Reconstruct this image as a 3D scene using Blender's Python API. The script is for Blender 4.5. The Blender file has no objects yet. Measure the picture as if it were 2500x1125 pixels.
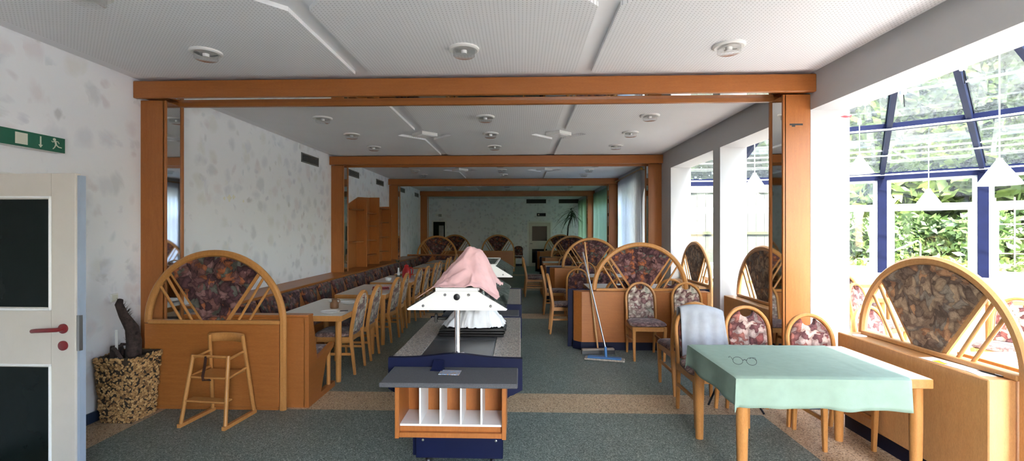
import bpy, bmesh, math, random
import numpy as np
from mathutils import Vector, Matrix
random.seed(7); np.random.seed(7)
PI = math.pi; R = math.radians
scene = bpy.context.scene
C = scene.collection

# ------------------------------------------------------------------ camera, sky, sun, exposure
cd = bpy.data.cameras.new('camera'); cam = bpy.data.objects.new('camera', cd); C.objects.link(cam)
F_PX = 1150.0
cd.sensor_fit = 'HORIZONTAL'; cd.sensor_width = 36.0; cd.lens = 36.0*F_PX/2500.0
cd.shift_x = 17.15/2500.0; cd.shift_y = -1.5/2500.0
cd.clip_start = 0.05; cd.clip_end = 300
cam.location = (0, 0, 1.65); cam.rotation_euler = (R(90), 0, R(1.9))
scene.camera = cam

w = bpy.data.worlds.new('sky'); scene.world = w; w.use_nodes = True
wn = w.node_tree.nodes; wl = w.node_tree.links
sky = wn.new('ShaderNodeTexSky'); sky.sky_type = 'NISHITA'; sky.sun_disc = False
sky.sun_elevation = R(52); sky.sun_rotation = R(190); sky.air_density = 1.0; sky.dust_density = 3.0; sky.ozone_density = 1.0
bg = wn['Background']; bg.inputs['Strength'].default_value = 0.55
wl.new(sky.outputs[0], bg.inputs[0])

sd = bpy.data.lights.new('sun', 'SUN'); sd.energy = 3.2; sd.angle = R(1.0); sd.color = (1.0, 0.97, 0.93)
sun = bpy.data.objects.new('sun', sd); C.objects.link(sun)
sun.rotation_euler = Vector((0.12, 0.60, -0.79)).to_track_quat('-Z', 'Y').to_euler()

vs = scene.view_settings
vs.view_transform = 'Standard'; vs.look = 'None'; vs.gamma = 1.0; vs.exposure = 3.9; vs.use_curve_mapping = False
cy = scene.cycles
cy.max_bounces = 14; cy.diffuse_bounces = 7; cy.glossy_bounces = 5; cy.transmission_bounces = 8; cy.transparent_max_bounces = 24
cy.sample_clamp_indirect = 8.0; cy.caustics_reflective = False; cy.caustics_refractive = False

# ------------------------------------------------------------------ materials
M = {}
def srgb(r, g, b):
    f = lambda c: (c/255/12.92) if c/255 <= .04045 else ((c/255+.055)/1.055)**2.4
    return (f(r), f(g), f(b), 1)
def new_mat(name):
    m = bpy.data.materials.new(name); m.use_nodes = True; M[name] = m
    nt = m.node_tree; b = nt.nodes['Principled BSDF']
    return m, nt, b
def nd(nt, t, **kw):
    n = nt.nodes.new(t)
    for k, v in kw.items(): setattr(n, k, v)
    return n
def coords(nt, scale=(1, 1, 1), rot=(0, 0, 0), out='Object'):
    tc = nd(nt, 'ShaderNodeTexCoord'); mp = nd(nt, 'ShaderNodeMapping')
    mp.inputs['Scale'].default_value = scale; mp.inputs['Rotation'].default_value = rot
    nt.links.new(tc.outputs[out], mp.inputs['Vector']); return mp.outputs[0]
def noise(nt, vec, scale, detail=3, rough=.5, dist=0):
    n = nd(nt, 'ShaderNodeTexNoise'); n.inputs['Scale'].default_value = scale; n.inputs['Detail'].default_value = detail
    n.inputs['Roughness'].default_value = rough; n.inputs['Distortion'].default_value = dist
    nt.links.new(vec, n.inputs['Vector']); return n
def ramp(nt, fac, stops, interp='LINEAR'):
    r = nd(nt, 'ShaderNodeValToRGB'); r.color_ramp.interpolation = interp
    e = r.color_ramp.elements
    while len(e) < len(stops): e.new(.5)
    for k, (p, c) in enumerate(stops): e[k].position = p; e[k].color = c
    nt.links.new(fac, r.inputs[0]); return r
def mixc(nt, fac, a, b, mode='MIX'):
    n = nd(nt, 'ShaderNodeMix', data_type='RGBA', blend_type=mode)
    for s, v in ((0, fac), (6, a), (7, b)):
        if hasattr(v, 'links'): nt.links.new(v, n.inputs[s])
        else: n.inputs[s].default_value = v
    return n.outputs[2]
def bump(nt, b, h, strength=.3, dist=.01):
    n = nd(nt, 'ShaderNodeBump'); n.inputs['Strength'].default_value = strength; n.inputs['Distance'].default_value = dist
    nt.links.new(h, n.inputs['Height']); nt.links.new(n.outputs[0], b.inputs['Normal'])
def plain(name, col, rough=.5, metal=0, var=.06, scale=6, bmp=0, bscale=80):
    m, nt, b = new_mat(name)
    v = coords(nt); n = noise(nt, v, scale, 4)
    c2 = tuple(min(1, c*(1-var*2)) for c in col[:3])+(1,); c3 = tuple(min(1, c*(1+var)) for c in col[:3])+(1,)
    r = ramp(nt, n.outputs[0], [(.3, c2), (.7, c3)]); nt.links.new(r.outputs[0], b.inputs['Base Color'])
    b.inputs['Roughness'].default_value = rough; b.inputs['Metallic'].default_value = metal
    if bmp: bump(nt, b, noise(nt, v, bscale, 3).outputs[0], bmp, .005)
    return m
def wood(name, c1, c2, scale, rough=.36):
    m, nt, b = new_mat(name)
    v = coords(nt, scale); n = noise(nt, v, 5, 5, .6, .6)
    big = noise(nt, coords(nt), 1.2, 2)
    r = ramp(nt, n.outputs[0], [(.3, c1), (.72, c2)])
    col = mixc(nt, big.outputs[0], r.outputs[0], tuple(c*.9 for c in c2[:3])+(1,))
    fine = noise(nt, coords(nt, tuple(s*6 for s in scale)), 8, 2)
    fr = ramp(nt, fine.outputs[0], [(.35, (.86, .86, .86, 1)), (.6, (1, 1, 1, 1))])
    col = mixc(nt, 1.0, col, fr.outputs[0], 'MULTIPLY')
    nt.links.new(col, b.inputs['Base Color']); b.inputs['Roughness'].default_value = rough
    b.inputs['Specular IOR Level'].default_value = .35
W1, W2 = srgb(152, 88, 41), srgb(174, 107, 54)
wood('wood_upright', W1, W2, (9, 9, .9))
wood('wood_across', W1, W2, (.9, 9, 9))
wood('wood_along', W1, W2, (9, .9, 9))
wood('wood_pale', srgb(186, 132, 80), srgb(206, 156, 102), (6, 6, 1.2), .32)
wood('wood_chair', srgb(174, 112, 56), srgb(198, 140, 80), (6, 6, 1.2), .32)

def fabric(name, cols, scale=17, rough=.85, mapping=(1, 1, 1)):
    m, nt, b = new_mat(name)
    v = coords(nt, mapping)
    n = noise(nt, v, scale*.42, 2, .5, 1.2)
    sc = nd(nt, 'ShaderNodeVectorMath', operation='SCALE'); sc.inputs['Scale'].default_value = .16*17/scale
    nt.links.new(n.outputs['Color'], sc.inputs[0])
    ad = nd(nt, 'ShaderNodeVectorMath', operation='ADD'); nt.links.new(v, ad.inputs[0]); nt.links.new(sc.outputs[0], ad.inputs[1])
    vo = nd(nt, 'ShaderNodeTexVoronoi'); vo.inputs['Scale'].default_value = scale; nt.links.new(ad.outputs[0], vo.inputs['Vector'])
    sp = nd(nt, 'ShaderNodeSeparateColor'); nt.links.new(vo.outputs['Color'], sp.inputs[0])
    k = len(cols); stops = [((i)/k, c) for i, c in enumerate(cols)]
    r = ramp(nt, sp.outputs[0], stops, 'CONSTANT')
    edge = ramp(nt, vo.outputs['Distance'], [(.0, (1.25, 1.22, 1.2, 1)), (.42, (.9, .9, .9, 1)), (.62, (.5, .46, .46, 1))])
    col = mixc(nt, 1.0, r.outputs[0], edge.outputs[0], 'MULTIPLY')
    swirl = noise(nt, ad.outputs[0], scale*1.1, 3, .6, 2.5)
    sr = ramp(nt, swirl.outputs[0], [(.44, (1, 1, 1, 1)), (.5, (.62, .55, .54, 1)), (.56, (1, 1, 1, 1))])
    col = mixc(nt, .8, col, mixc(nt, 1.0, col, sr.outputs[0], 'MULTIPLY'))
    nt.links.new(col, b.inputs['Base Color']); b.inputs['Roughness'].default_value = rough
    b.inputs['Specular IOR Level'].default_value = .15; b.inputs['Sheen Weight'].default_value = .15
    bump(nt, b, noise(nt, v, 300, 2).outputs[0], .15, .002)
fabric('fabric_dark', [srgb(86, 58, 58), srgb(122, 84, 78), srgb(100, 100, 90), srgb(70, 46, 48), srgb(138, 104, 100), srgb(160, 96, 62), srgb(92, 62, 66), srgb(112, 76, 76)])
fabric('fabric_light', [srgb(206, 192, 172), srgb(176, 150, 138), srgb(190, 176, 158), srgb(150, 112, 108), srgb(214, 200, 182), srgb(168, 166, 148), srgb(120, 84, 80), srgb(200, 182, 164)])
fabric('fabric_red', [srgb(142, 82, 76), srgb(186, 160, 148), srgb(112, 72, 68), srgb(170, 150, 140), srgb(150, 96, 84), srgb(126, 110, 104), srgb(198, 174, 160), srgb(104, 66, 66)])
fabric('fabric_shade_side', [srgb(164, 140, 114), srgb(138, 114, 92), srgb(182, 156, 128), srgb(120, 100, 84), srgb(170, 146, 122), srgb(188, 142, 104), srgb(146, 134, 120), srgb(128, 106, 90)], 15)  # shaded side of the patterned fabric, shade put into these taupe colours
fabric('fabric_seat', [srgb(128, 100, 96), srgb(150, 124, 116), srgb(110, 84, 80), srgb(140, 112, 108), srgb(120, 96, 90), srgb(160, 134, 124)], 19)

# wallpaper with faint brushed patches
def wallpaper():
    m, nt, b = new_mat('wallpaper')
    v = coords(nt); n = noise(nt, v, 3.0, 3, .6, 1)
    sc = nd(nt, 'ShaderNodeVectorMath', operation='SCALE'); sc.inputs['Scale'].default_value = .22
    nt.links.new(n.outputs['Color'], sc.inputs[0])
    ad = nd(nt, 'ShaderNodeVectorMath', operation='ADD'); nt.links.new(v, ad.inputs[0]); nt.links.new(sc.outputs[0], ad.inputs[1])
    col = srgb(230, 230, 234)
    for s, cs, th in ((4.6, [srgb(214, 215, 222), srgb(221, 215, 219), srgb(208, 209, 214), srgb(220, 219, 218)], .38), (7.5, [srgb(206, 205, 214), srgb(214, 208, 213), srgb(210, 213, 219), srgb(198, 197, 200)], .56)):
        vo = nd(nt, 'ShaderNodeTexVoronoi'); vo.inputs['Scale'].default_value = s; nt.links.new(ad.outputs[0], vo.inputs['Vector'])
        sp = nd(nt, 'ShaderNodeSeparateColor'); nt.links.new(vo.outputs['Color'], sp.inputs[0])
        pal = ramp(nt, sp.outputs[1], [(i/4, c) for i, c in enumerate(cs)], 'CONSTANT')
        on = ramp(nt, sp.outputs[0], [(th-.01, (0, 0, 0, 1)), (th, (1, 1, 1, 1))], 'CONSTANT')
        ds = ramp(nt, vo.outputs['Distance'], [(.22, (1, 1, 1, 1)), (.50, (0, 0, 0, 1))])
        f = mixc(nt, 1.0, on.outputs[0], ds.outputs[0], 'MULTIPLY')
        f2 = mixc(nt, 1.0, f, (.9, .9, .9, 1), 'MULTIPLY')
        col = mixc(nt, f2, col, pal.outputs[0])
    nt.links.new(col, b.inputs['Base Color']); b.inputs['Roughness'].default_value = .8
    bump(nt, b, noise(nt, v, 140, 3).outputs[0], .12, .003)
wallpaper()
plain('white_wall', srgb(190, 190, 190), .7, var=.015, scale=2, bmp=.08)
plain('grey_wall', srgb(214, 213, 211), .75, var=.02, scale=2, bmp=.08)
plain('ceiling_white', srgb(236, 236, 238), .8, var=.015, scale=2)
def perforated():
    m, nt, b = new_mat('perforated')
    v = coords(nt, (1/.026, 1/.026, 0))
    fr = nd(nt, 'ShaderNodeVectorMath', operation='FRACTION'); nt.links.new(v, fr.inputs[0])
    sb = nd(nt, 'ShaderNodeVectorMath', operation='SUBTRACT'); nt.links.new(fr.outputs[0], sb.inputs[0]); sb.inputs[1].default_value = (.5, .5, 0)
    ln = nd(nt, 'ShaderNodeVectorMath', operation='LENGTH'); nt.links.new(sb.outputs[0], ln.inputs[0])
    r = ramp(nt, ln.outputs['Value'], [(.15, srgb(194, 194, 196)), (.23, srgb(236, 236, 238))])
    big = noise(nt, coords(nt), 1.3, 3); br = ramp(nt, big.outputs[0], [(.3, (.965, .965, .965, 1)), (.7, (1, 1, 1, 1))])
    nt.links.new(mixc(nt, 1.0, r.outputs[0], br.outputs[0], 'MULTIPLY'), b.inputs['Base Color']); b.inputs['Roughness'].default_value = .85
perforated()
def speckled(name, base, spots, rough=.5, s1=160, th=.30):
    m, nt, b = new_mat(name)
    v = coords(nt); col = base
    for k, (c, sc_, t) in enumerate(spots):
        vo = nd(nt, 'ShaderNodeTexVoronoi'); vo.inputs['Scale'].default_value = sc_; nt.links.new(v, vo.inputs['Vector'])
        sp = nd(nt, 'ShaderNodeSeparateColor'); nt.links.new(vo.outputs['Color'], sp.inputs[0])
        on = ramp(nt, sp.outputs[k % 3], [(t-.01, (0, 0, 0, 1)), (t, (1, 1, 1, 1))], 'CONSTANT')
        col = mixc(nt, on.outputs[0], col, c)
    big = noise(nt, v, 1.1, 4); br = ramp(nt, big.outputs[0], [(.3, (.9, .9, .9, 1)), (.7, (1.04, 1.04, 1.04, 1))])
    col = mixc(nt, 1.0, col, br.outputs[0], 'MULTIPLY')
    nt.links.new(col, b.inputs['Base Color']); b.inputs['Roughness'].default_value = rough
speckled('floor_green', srgb(118, 129, 121), [(srgb(98, 109, 102), 110, .66), (srgb(160, 166, 158), 150, .86), (srgb(70, 78, 74), 160, .88)], .42)
speckled('floor_beige', srgb(190, 164, 132), [(srgb(206, 184, 154), 110, .7), (srgb(158, 130, 100), 130, .8), (srgb(96, 80, 64), 150, .93)], .42)
speckled('floor_pale', srgb(158, 152, 146), [(srgb(172, 166, 160), 60, .72), (srgb(140, 134, 128), 70, .8)], .4)
speckled('granite', srgb(158, 150, 142), [(srgb(200, 194, 186), 120, .66), (srgb(92, 86, 82), 150, .74), (srgb(176, 160, 148), 100, .8)], .3)
speckled('slab_grey', srgb(82, 82, 85), [(srgb(92, 92, 95), 400, .6)], .55)
plain('laminate', srgb(214, 208, 200), .35, var=.02)
plain('laminate_white', srgb(228, 228, 226), .35, var=.02)
plain('blue_paint', srgb(11, 18, 50), .35, var=.06)
plain('steel_blue', srgb(14, 21, 60), .55, var=.08)
plain('white_paint', srgb(226, 225, 222), .4, var=.015)
plain('door_paint', srgb(198, 189, 178), .45, var=.02)
plain('door_edge', srgb(150, 160, 176), .5, var=.03)
plain('pvc_white', srgb(236, 238, 240), .35, var=.01)
plain('cream_wall', srgb(226, 222, 206), .7, var=.03)
plain('chrome', (.75, .75, .76, 1), .12, 1, .02)
plain('steel', srgb(150, 150, 150), .35, .9, .06)
plain('hotplate', srgb(92, 92, 94), .28, .4, .1)
plain('brass', srgb(190, 150, 80), .3, 1, .05)
plain('black_metal', srgb(24, 24, 26), .45, .3, .1)
plain('black_plastic', srgb(22, 20, 20), .35, 0, .1)
plain('skirting_blue', srgb(44, 56, 78), .5, var=.1)
plain('plinth_dark', srgb(20, 24, 46), .45, var=.1)
plain('red_plastic', srgb(176, 26, 30), .3, var=.05)
plain('dark_red', srgb(116, 28, 32), .3, var=.05)
plain('red_cloth', srgb(150, 30, 36), .85, var=.1, scale=30)
plain('mint_cloth', srgb(142, 164, 148), .9, var=.03, scale=18, bmp=.12, bscale=300)
plain('pink_cloth', srgb(226, 182, 182), .9, var=.05, scale=14, bmp=.15, bscale=260)
plain('white_cloth', srgb(226, 226, 228), .9, var=.03, scale=14, bmp=.15, bscale=260)
plain('grey_cloth', srgb(156, 158, 163), .9, var=.04, scale=20, bmp=.2, bscale=220)
plain('porcelain', srgb(232, 232, 230), .15, var=.01)
plain('stoneware', srgb(120, 84, 56), .35, var=.12)
plain('paper', srgb(238, 236, 230), .8, var=.01)
plain('paper_yellow', srgb(226, 196, 40), .8, var=.04)
plain('leather_strap', srgb(60, 36, 28), .6, var=.1)
plain('soil', srgb(46, 40, 34), .95, var=.3, scale=40, bmp=.6, bscale=60)
plain('bark', srgb(58, 44, 40), .95, var=.35, scale=30, bmp=.6, bscale=60)
plain('chip_bark', srgb(178, 138, 90), .9, var=.2, scale=70, bmp=.3, bscale=120)
plain('pot_dark', srgb(52, 40, 28), .9, var=.2)
nt = M['chip_bark'].node_tree; gi = nd(nt, 'ShaderNodeNewGeometry')
nt.links.new(ramp(nt, gi.outputs['Random Per Island'], [(0, srgb(104, 74, 44)), (.35, srgb(156, 116, 70)), (.7, srgb(178, 138, 88)), (1, srgb(196, 158, 108))]).outputs[0], nt.nodes['Principled BSDF'].inputs['Base Color'])
plain('sign_green', srgb(18, 92, 70), .4, var=.03)
plain('sign_cream', srgb(214, 212, 196), .5, var=.02)
M['steel_blue'].node_tree.nodes['Principled BSDF'].inputs['Specular IOR Level'].default_value = .2
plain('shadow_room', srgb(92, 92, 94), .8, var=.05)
plain('vent_grey', srgb(126, 126, 124), .5, .3, .05)
plain('vent_dark', srgb(38, 38, 38), .7, var=.05)
plain('lamp_white', srgb(226, 228, 230), .4, var=.02)
plain('mop_blue', srgb(66, 120, 176), .5, var=.1)
plain('mop_grey', srgb(170, 160, 146), .95, var=.2, scale=60)
plain('broom_grey', srgb(140, 128, 116), .7, var=.1)
plain('leaf_dark', srgb(40, 62, 36), .5, var=.3, scale=3)
plain('grass', srgb(44, 58, 28), .95, var=.35, scale=3, bmp=.5, bscale=30)
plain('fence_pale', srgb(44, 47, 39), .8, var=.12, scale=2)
plain('moss', srgb(36, 41, 16), .9, var=.2, scale=4)
plain('trellis_wood', srgb(66, 58, 48), .8, var=.15)
plain('dark_glass', srgb(14, 22, 20), .25, var=.05); M['dark_glass'].node_tree.nodes['Principled BSDF'].inputs['Specular IOR Level'].default_value = .12

def leafy(name, a, b_):
    m, nt, b = new_mat(name)
    n = noise(nt, coords(nt), 1.3, 4, .6); r = ramp(nt, n.outputs[0], [(.3, a), (.72, b_)])
    nt.links.new(r.outputs[0], b.inputs['Base Color']); b.inputs['Roughness'].default_value = .55
    tr = nd(nt, 'ShaderNodeBsdfTranslucent'); nt.links.new(r.outputs[0], tr.inputs[0])
    mx = nd(nt, 'ShaderNodeMixShader'); mx.inputs[0].default_value = .4
    nt.links.new(b.outputs[0], mx.inputs[1]); nt.links.new(tr.outputs[0], mx.inputs[2])
    nt.links.new(mx.outputs[0], nt.nodes['Material Output'].inputs[0])
leafy('leaves_deep', srgb(30, 46, 20), srgb(84, 106, 50))
leafy('leaves_mid', srgb(56, 76, 34), srgb(136, 154, 76))
leafy('leaves_bright', srgb(72, 92, 34), srgb(140, 150, 74))

def glassy(name, tint, dirt_haze=0.0, gloss=.06, streak=(1, 1, 1)):
    m, nt, b = new_mat(name); nt.nodes.remove(b)
    t = nd(nt, 'ShaderNodeBsdfTransparent'); t.inputs[0].default_value = tint
    g = nd(nt, 'ShaderNodeBsdfGlossy'); g.inputs['Roughness'].default_value = .03
    lw_ = nd(nt, 'ShaderNodeLayerWeight'); lw_.inputs[0].default_value = .5
    pw = nd(nt, 'ShaderNodeMath', operation='POWER'); nt.links.new(lw_.outputs['Facing'], pw.inputs[0]); pw.inputs[1].default_value = 5.0
    fr = nd(nt, 'ShaderNodeMath', operation='MULTIPLY_ADD'); nt.links.new(pw.outputs[0], fr.inputs[0]); fr.inputs[1].default_value = .96; fr.inputs[2].default_value = .04
    mx = nd(nt, 'ShaderNodeMixShader'); nt.links.new(fr.outputs[0], mx.inputs[0]); nt.links.new(t.outputs[0], mx.inputs[1]); nt.links.new(g.outputs[0], mx.inputs[2])
    out = mx.outputs[0]
    if dirt_haze:
        v = coords(nt, streak); n = noise(nt, v, 9, 5, .7, 1.5); r = ramp(nt, n.outputs[0], [(.40, (.004, .004, .004, 1)), (.66, (dirt_haze, dirt_haze, dirt_haze, 1))])
        df = nd(nt, 'ShaderNodeBsdfTranslucent'); df.inputs[0].default_value = (.8, .84, .8, 1)
        m2 = nd(nt, 'ShaderNodeMixShader'); nt.links.new(r.outputs[0], m2.inputs[0]); nt.links.new(out, m2.inputs[1]); nt.links.new(df.outputs[0], m2.inputs[2]); out = m2.outputs[0]
    nt.links.new(out, nt.nodes['Material Output'].inputs[0])
glassy('pane', (.93, .95, .94, 1))
glassy('roof_glass', (.45, .48, .46, 1), .03, streak=(2.2, 2.2, 2.2))
glassy('clear_plastic', (.80, .84, .84, 1))
glassy('guard_glass', (.66, .69, .69, 1), .35)  # pale haze in this glass stands in for its grey reflection
glassy('lamp_glass', (.95, .95, .95, 1))
m, nt, b = new_mat('mirror'); b.inputs['Metallic'].default_value = 1; b.inputs['Roughness'].default_value = .03
nt.links.new(ramp(nt, noise(nt, coords(nt), 4, 3).outputs[0], [(.3, (.72, .72, .71, 1)), (.7, (.8, .8, .79, 1))]).outputs[0], b.inputs['Base Color'])
def curtain_mat(name, col, trans):
    m, nt, b = new_mat(name)
    n = noise(nt, coords(nt, (40, 40, 4)), 4, 2); r = ramp(nt, n.outputs[0], [(.3, tuple(c*.92 for c in col[:3])+(1,)), (.7, col)])
    nt.links.new(r.outputs[0], b.inputs['Base Color']); b.inputs['Roughness'].default_value = .9
    tl = nd(nt, 'ShaderNodeBsdfTranslucent'); nt.links.new(r.outputs[0], tl.inputs[0])
    mx = nd(nt, 'ShaderNodeMixShader'); mx.inputs[0].default_value = .78
    nt.links.new(b.outputs[0], mx.inputs[1]); nt.links.new(tl.outputs[0], mx.inputs[2])
    tp = nd(nt, 'ShaderNodeBsdfTransparent'); m2 = nd(nt, 'ShaderNodeMixShader'); m2.inputs[0].default_value = trans
    nt.links.new(mx.outputs[0], m2.inputs[1]); nt.links.new(tp.outputs[0], m2.inputs[2]); nt.links.new(m2.outputs[0], nt.nodes['Material Output'].inputs[0])
curtain_mat('sheer', srgb(240, 241, 244), .18)
curtain_mat('sheer_green_lit', srgb(188, 204, 188), .06)  # green cast of the garden light put into the curtain colour
for k_ in ('blue_paint', 'slab_grey', 'plinth_dark', 'floor_green', 'floor_beige'): M[k_].node_tree.nodes['Principled BSDF'].inputs['Specular IOR Level'].default_value = .18
M['slab_grey'].node_tree.nodes['Principled BSDF'].inputs['Roughness'].default_value = .8
M['blue_paint'].node_tree.nodes['Principled BSDF'].inputs['Roughness'].default_value = .55
# picture on the leaflet: blue water, white and yellow print
m, nt, b = new_mat('leaflet_print')
n = noise(nt, coords(nt, (14, 40, 1)), 1.4, 3, .6, 2)
r = ramp(nt, n.outputs[0], [(.34, srgb(30, 80, 150)), (.44, srgb(186, 194, 198)), (.50, srgb(60, 120, 176)), (.58, srgb(206, 150, 50)), (.68, srgb(196, 190, 170))])
nt.links.new(r.outputs[0], b.inputs['Base Color']); b.inputs['Roughness'].default_value = .3

# ------------------------------------------------------------------ mesh helpers
class MB:
    def __init__(s): s.v = []; s.f = []
    def add(s, vs_, fs):
        o = len(s.v); s.v += [tuple(p) for p in vs_]; s.f += [tuple(i+o for i in q) for q in fs]; return s
    def box(s, x0, x1, y0, y1, z0, z1, c=0.0):
        if x0 > x1: x0, x1 = x1, x0
        if y0 > y1: y0, y1 = y1, y0
        if z0 > z1: z0, z1 = z1, z0
        c = min(c, (x1-x0)*.45, (y1-y0)*.45, (z1-z0)*.45)
        if c <= 0:
            v = [(x, y, z) for z in (z0, z1) for y in (y0, y1) for x in (x0, x1)]
            return s.add(v, [(0, 2, 3, 1), (4, 5, 7, 6), (0, 1, 5, 4), (2, 6, 7, 3), (0, 4, 6, 2), (1, 3, 7, 5)])
        bm = bmesh.new(); bmesh.ops.create_cube(bm, size=1)
        for q in bm.verts: q.co = Vector((x0+(q.co.x+.5)*(x1-x0), y0+(q.co.y+.5)*(y1-y0), z0+(q.co.z+.5)*(z1-z0)))
        bmesh.ops.bevel(bm, geom=bm.edges[:], offset=c, segments=1, affect='EDGES')
        bm.verts.index_update()
        s.add([q.co[:] for q in bm.verts], [[q.index for q in f.verts] for f in bm.faces]); bm.free(); return s
    def prism(s, poly, plane, a, b):
        n = len(poly)
        def p3(p, t):
            return {'xz': (p[0], t, p[1]), 'yz': (t, p[0], p[1]), 'xy': (p[0], p[1], t)}[plane]
        v = [p3(p, a) for p in poly]+[p3(p, b) for p in poly]
        f = [tuple(range(n))[::-1], tuple(range(n, 2*n))]+[(i, (i+1) % n, n+(i+1) % n, n+i) for i in range(n)]
        return s.add(v, f)
    def sweep(s, pts, sec, up=(0, 0, 1), closed=False, scales=None):
        # sec: list of (a,b) offsets: a along side, b along 'up-ish' normal
        pts = [Vector(p) for p in pts]; n = len(pts); k = len(sec); up = Vector(up); vs_ = []
        for i, p in enumerate(pts):
            if closed: t = pts[(i+1) % n]-pts[i-1]
            else: t = pts[min(i+1, n-1)]-pts[max(i-1, 0)]
            t.normalize(); side = t.cross(up)
            if side.length < 1e-4: side = t.cross(Vector((1, 0, 0)))
            side.normalize(); nu = side.cross(t)
            sc = 1 if scales is None else scales[i]
            vs_ += [p+side*a*sc+nu*b_*sc for a, b_ in sec]
        fs = []
        for i in range(n if closed else n-1):
            j = (i+1) % n
            for q in range(k): fs.append((i*k+q, i*k+(q+1) % k, j*k+(q+1) % k, j*k+q))
        if not closed: fs += [tuple(range(k))[::-1], tuple(range((n-1)*k, n*k))]
        return s.add(vs_, fs)
    def tube(s, pts, r, n=8, closed=False, up=(0, 0, 1), scales=None):
        return s.sweep(pts, [(r*math.cos(2*PI*i/n), r*math.sin(2*PI*i/n)) for i in range(n)], up, closed, scales)
    def lathe(s, prof, c=(0, 0, 0), n=16):
        vs_ = []
        for r_, z in prof:
            for i in range(n): vs_.append((c[0]+r_*math.cos(2*PI*i/n), c[1]+r_*math.sin(2*PI*i/n), c[2]+z))
        fs = []
        for j in range(len(prof)-1):
            for i in range(n): fs.append((j*n+i, j*n+(i+1) % n, (j+1)*n+(i+1) % n, (j+1)*n+i))
        if prof[0][0] > 1e-5: fs.append(tuple(range(n))[::-1])
        if prof[-1][0] > 1e-5: fs.append(tuple(range((len(prof)-1)*n, len(prof)*n)))
        return s.add(vs_, fs)
    def grid(s, fn, nu, nv):
        v = [fn(i/nu, j/nv) for j in range(nv+1) for i in range(nu+1)]
        return s.add(v, [(j*(nu+1)+i, j*(nu+1)+i+1, (j+1)*(nu+1)+i+1, (j+1)*(nu+1)+i) for j in range(nv) for i in range(nu)])
    def mesh(s, name, mat, ang=35):
        me = bpy.data.meshes.new(name); me.from_pydata(s.v, [], s.f)
        me.materials.append(M[mat] if isinstance(mat, str) else mat)
        bm = bmesh.new(); bm.from_mesh(me); bmesh.ops.remove_doubles(bm, verts=bm.verts, dist=1e-6); bmesh.ops.recalc_face_normals(bm, faces=bm.faces); bm.to_mesh(me); bm.free()
        if ang:
            for p in me.polygons: p.use_smooth = True
            me.set_sharp_from_angle(angle=R(ang))
        return me
    def build(s, name, mat, parent=None, ang=35, loc=None, rz=None, solid=0):
        o = bpy.data.objects.new(name, s.mesh(name, mat, ang)); C.objects.link(o)
        if parent is not None: o.parent = parent
        if loc is not None: o.location = loc
        if rz is not None: o.rotation_euler = (0, 0, rz)
        if solid:
            md = o.modifiers.new('thickness', 'SOLIDIFY'); md.thickness = solid; md.offset = 0
        return o
def rect(a, b): return [(-a/2, -b/2), (a/2, -b/2), (a/2, b/2), (-a/2, b/2)]
def rrect(a, b, c): return [(-a/2+c, -b/2), (a/2-c, -b/2), (a/2, -b/2+c), (a/2, b/2-c), (a/2-c, b/2), (-a/2+c, b/2), (-a/2, b/2-c), (-a/2, -b/2+c)]
def tag(o, label=None, cat=None, group=None, kind=None):
    if label: o['label'] = label
    if cat: o['category'] = cat
    if group: o['group'] = group
    if kind: o['kind'] = kind
    return o
def thing(name, label, cat, loc=(0, 0, 0), rz=0, group=None, kind=None):
    o = bpy.data.objects.new(name, None); C.objects.link(o); o.empty_display_size = .1
    o.location = loc; o.rotation_euler = (0, 0, rz); return tag(o, label, cat, group, kind)
def struct(name, mb, mat, parent=None, label=None):
    o = mb.build(name, mat, parent)
    if parent is None: tag(o, label, None, None, 'structure')
    return o
KIDS = {}
def kids(o):
    return [c for c in bpy.data.objects if c.parent == o]
def dup(root, loc, rz, label, group=None, name=None, swap=None):
    r_ = root.copy(); C.objects.link(r_); r_.location = loc; r_.rotation_euler = (0, 0, rz)
    r_['label'] = label
    if group: r_['group'] = group
    elif 'group' in r_: del r_['group']
    def rec(src, dst):
        for ch in kids(src):
            c = ch.copy(); C.objects.link(c); c.parent = dst
            if swap and c.data and c.data.name in swap: c.data = swap[c.data.name]
            rec(ch, c)
    rec(root, r_); return r_
ORD = ['first', 'second', 'third', 'fourth', 'fifth', 'sixth', 'seventh', 'eighth', 'ninth', 'tenth', 'eleventh', 'twelfth', 'thirteenth', 'fourteenth']
# ------------------------------------------------------------------ the setting
XL, XR, XO = -3.67, 2.67, 3.02          # left wall, right wall inner face, right wall outer face
ZC, YB, YF = 3.06, 21.5, -2.6           # ceiling panels, far wall, wall behind the camera
FR = [4.34, 8.92, 12.95, 17.07]         # front faces of the four timber frames
HEAD = 2.755
GAR = 0
# floor: green field with beige borders and cross bands, each a separate inlay
fl = struct('floor', MB().box(-4.6, XO, YF-.2, YB+.3, -.2, -.012), 'floor_beige', label='speckled green and beige hard floor')
def inlay(name, x0, x1, y0, y1, mat, z=0.0, par=None):
    return MB().box(x0, x1, y0, y1, -.012, z).build(name, mat, par or fl, None)
inlay('floor_border', -4.6, -3.27, YF, YB, 'floor_beige'); inlay('floor_border', 2.15, XO, YF, YB, 'floor_beige')
ys = [(YF, 4.27), (4.76, 8.77), (9.30, 12.88), (13.4, 17.0), (17.5, YB)]
for a, b_ in ys: inlay('green_field', -3.27, 2.15, a, b_, 'floor_green')
for (a, b_), (c, d) in zip(ys[:-1], ys[1:]): inlay('cross_band', -3.27, 2.15, b_, c, 'floor_beige')
fc = struct('floor_conservatory', MB().box(XO, 12, -5, 13, -.2, -.002), 'floor_pale', label='pale speckled floor of the glazed annex')

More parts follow.
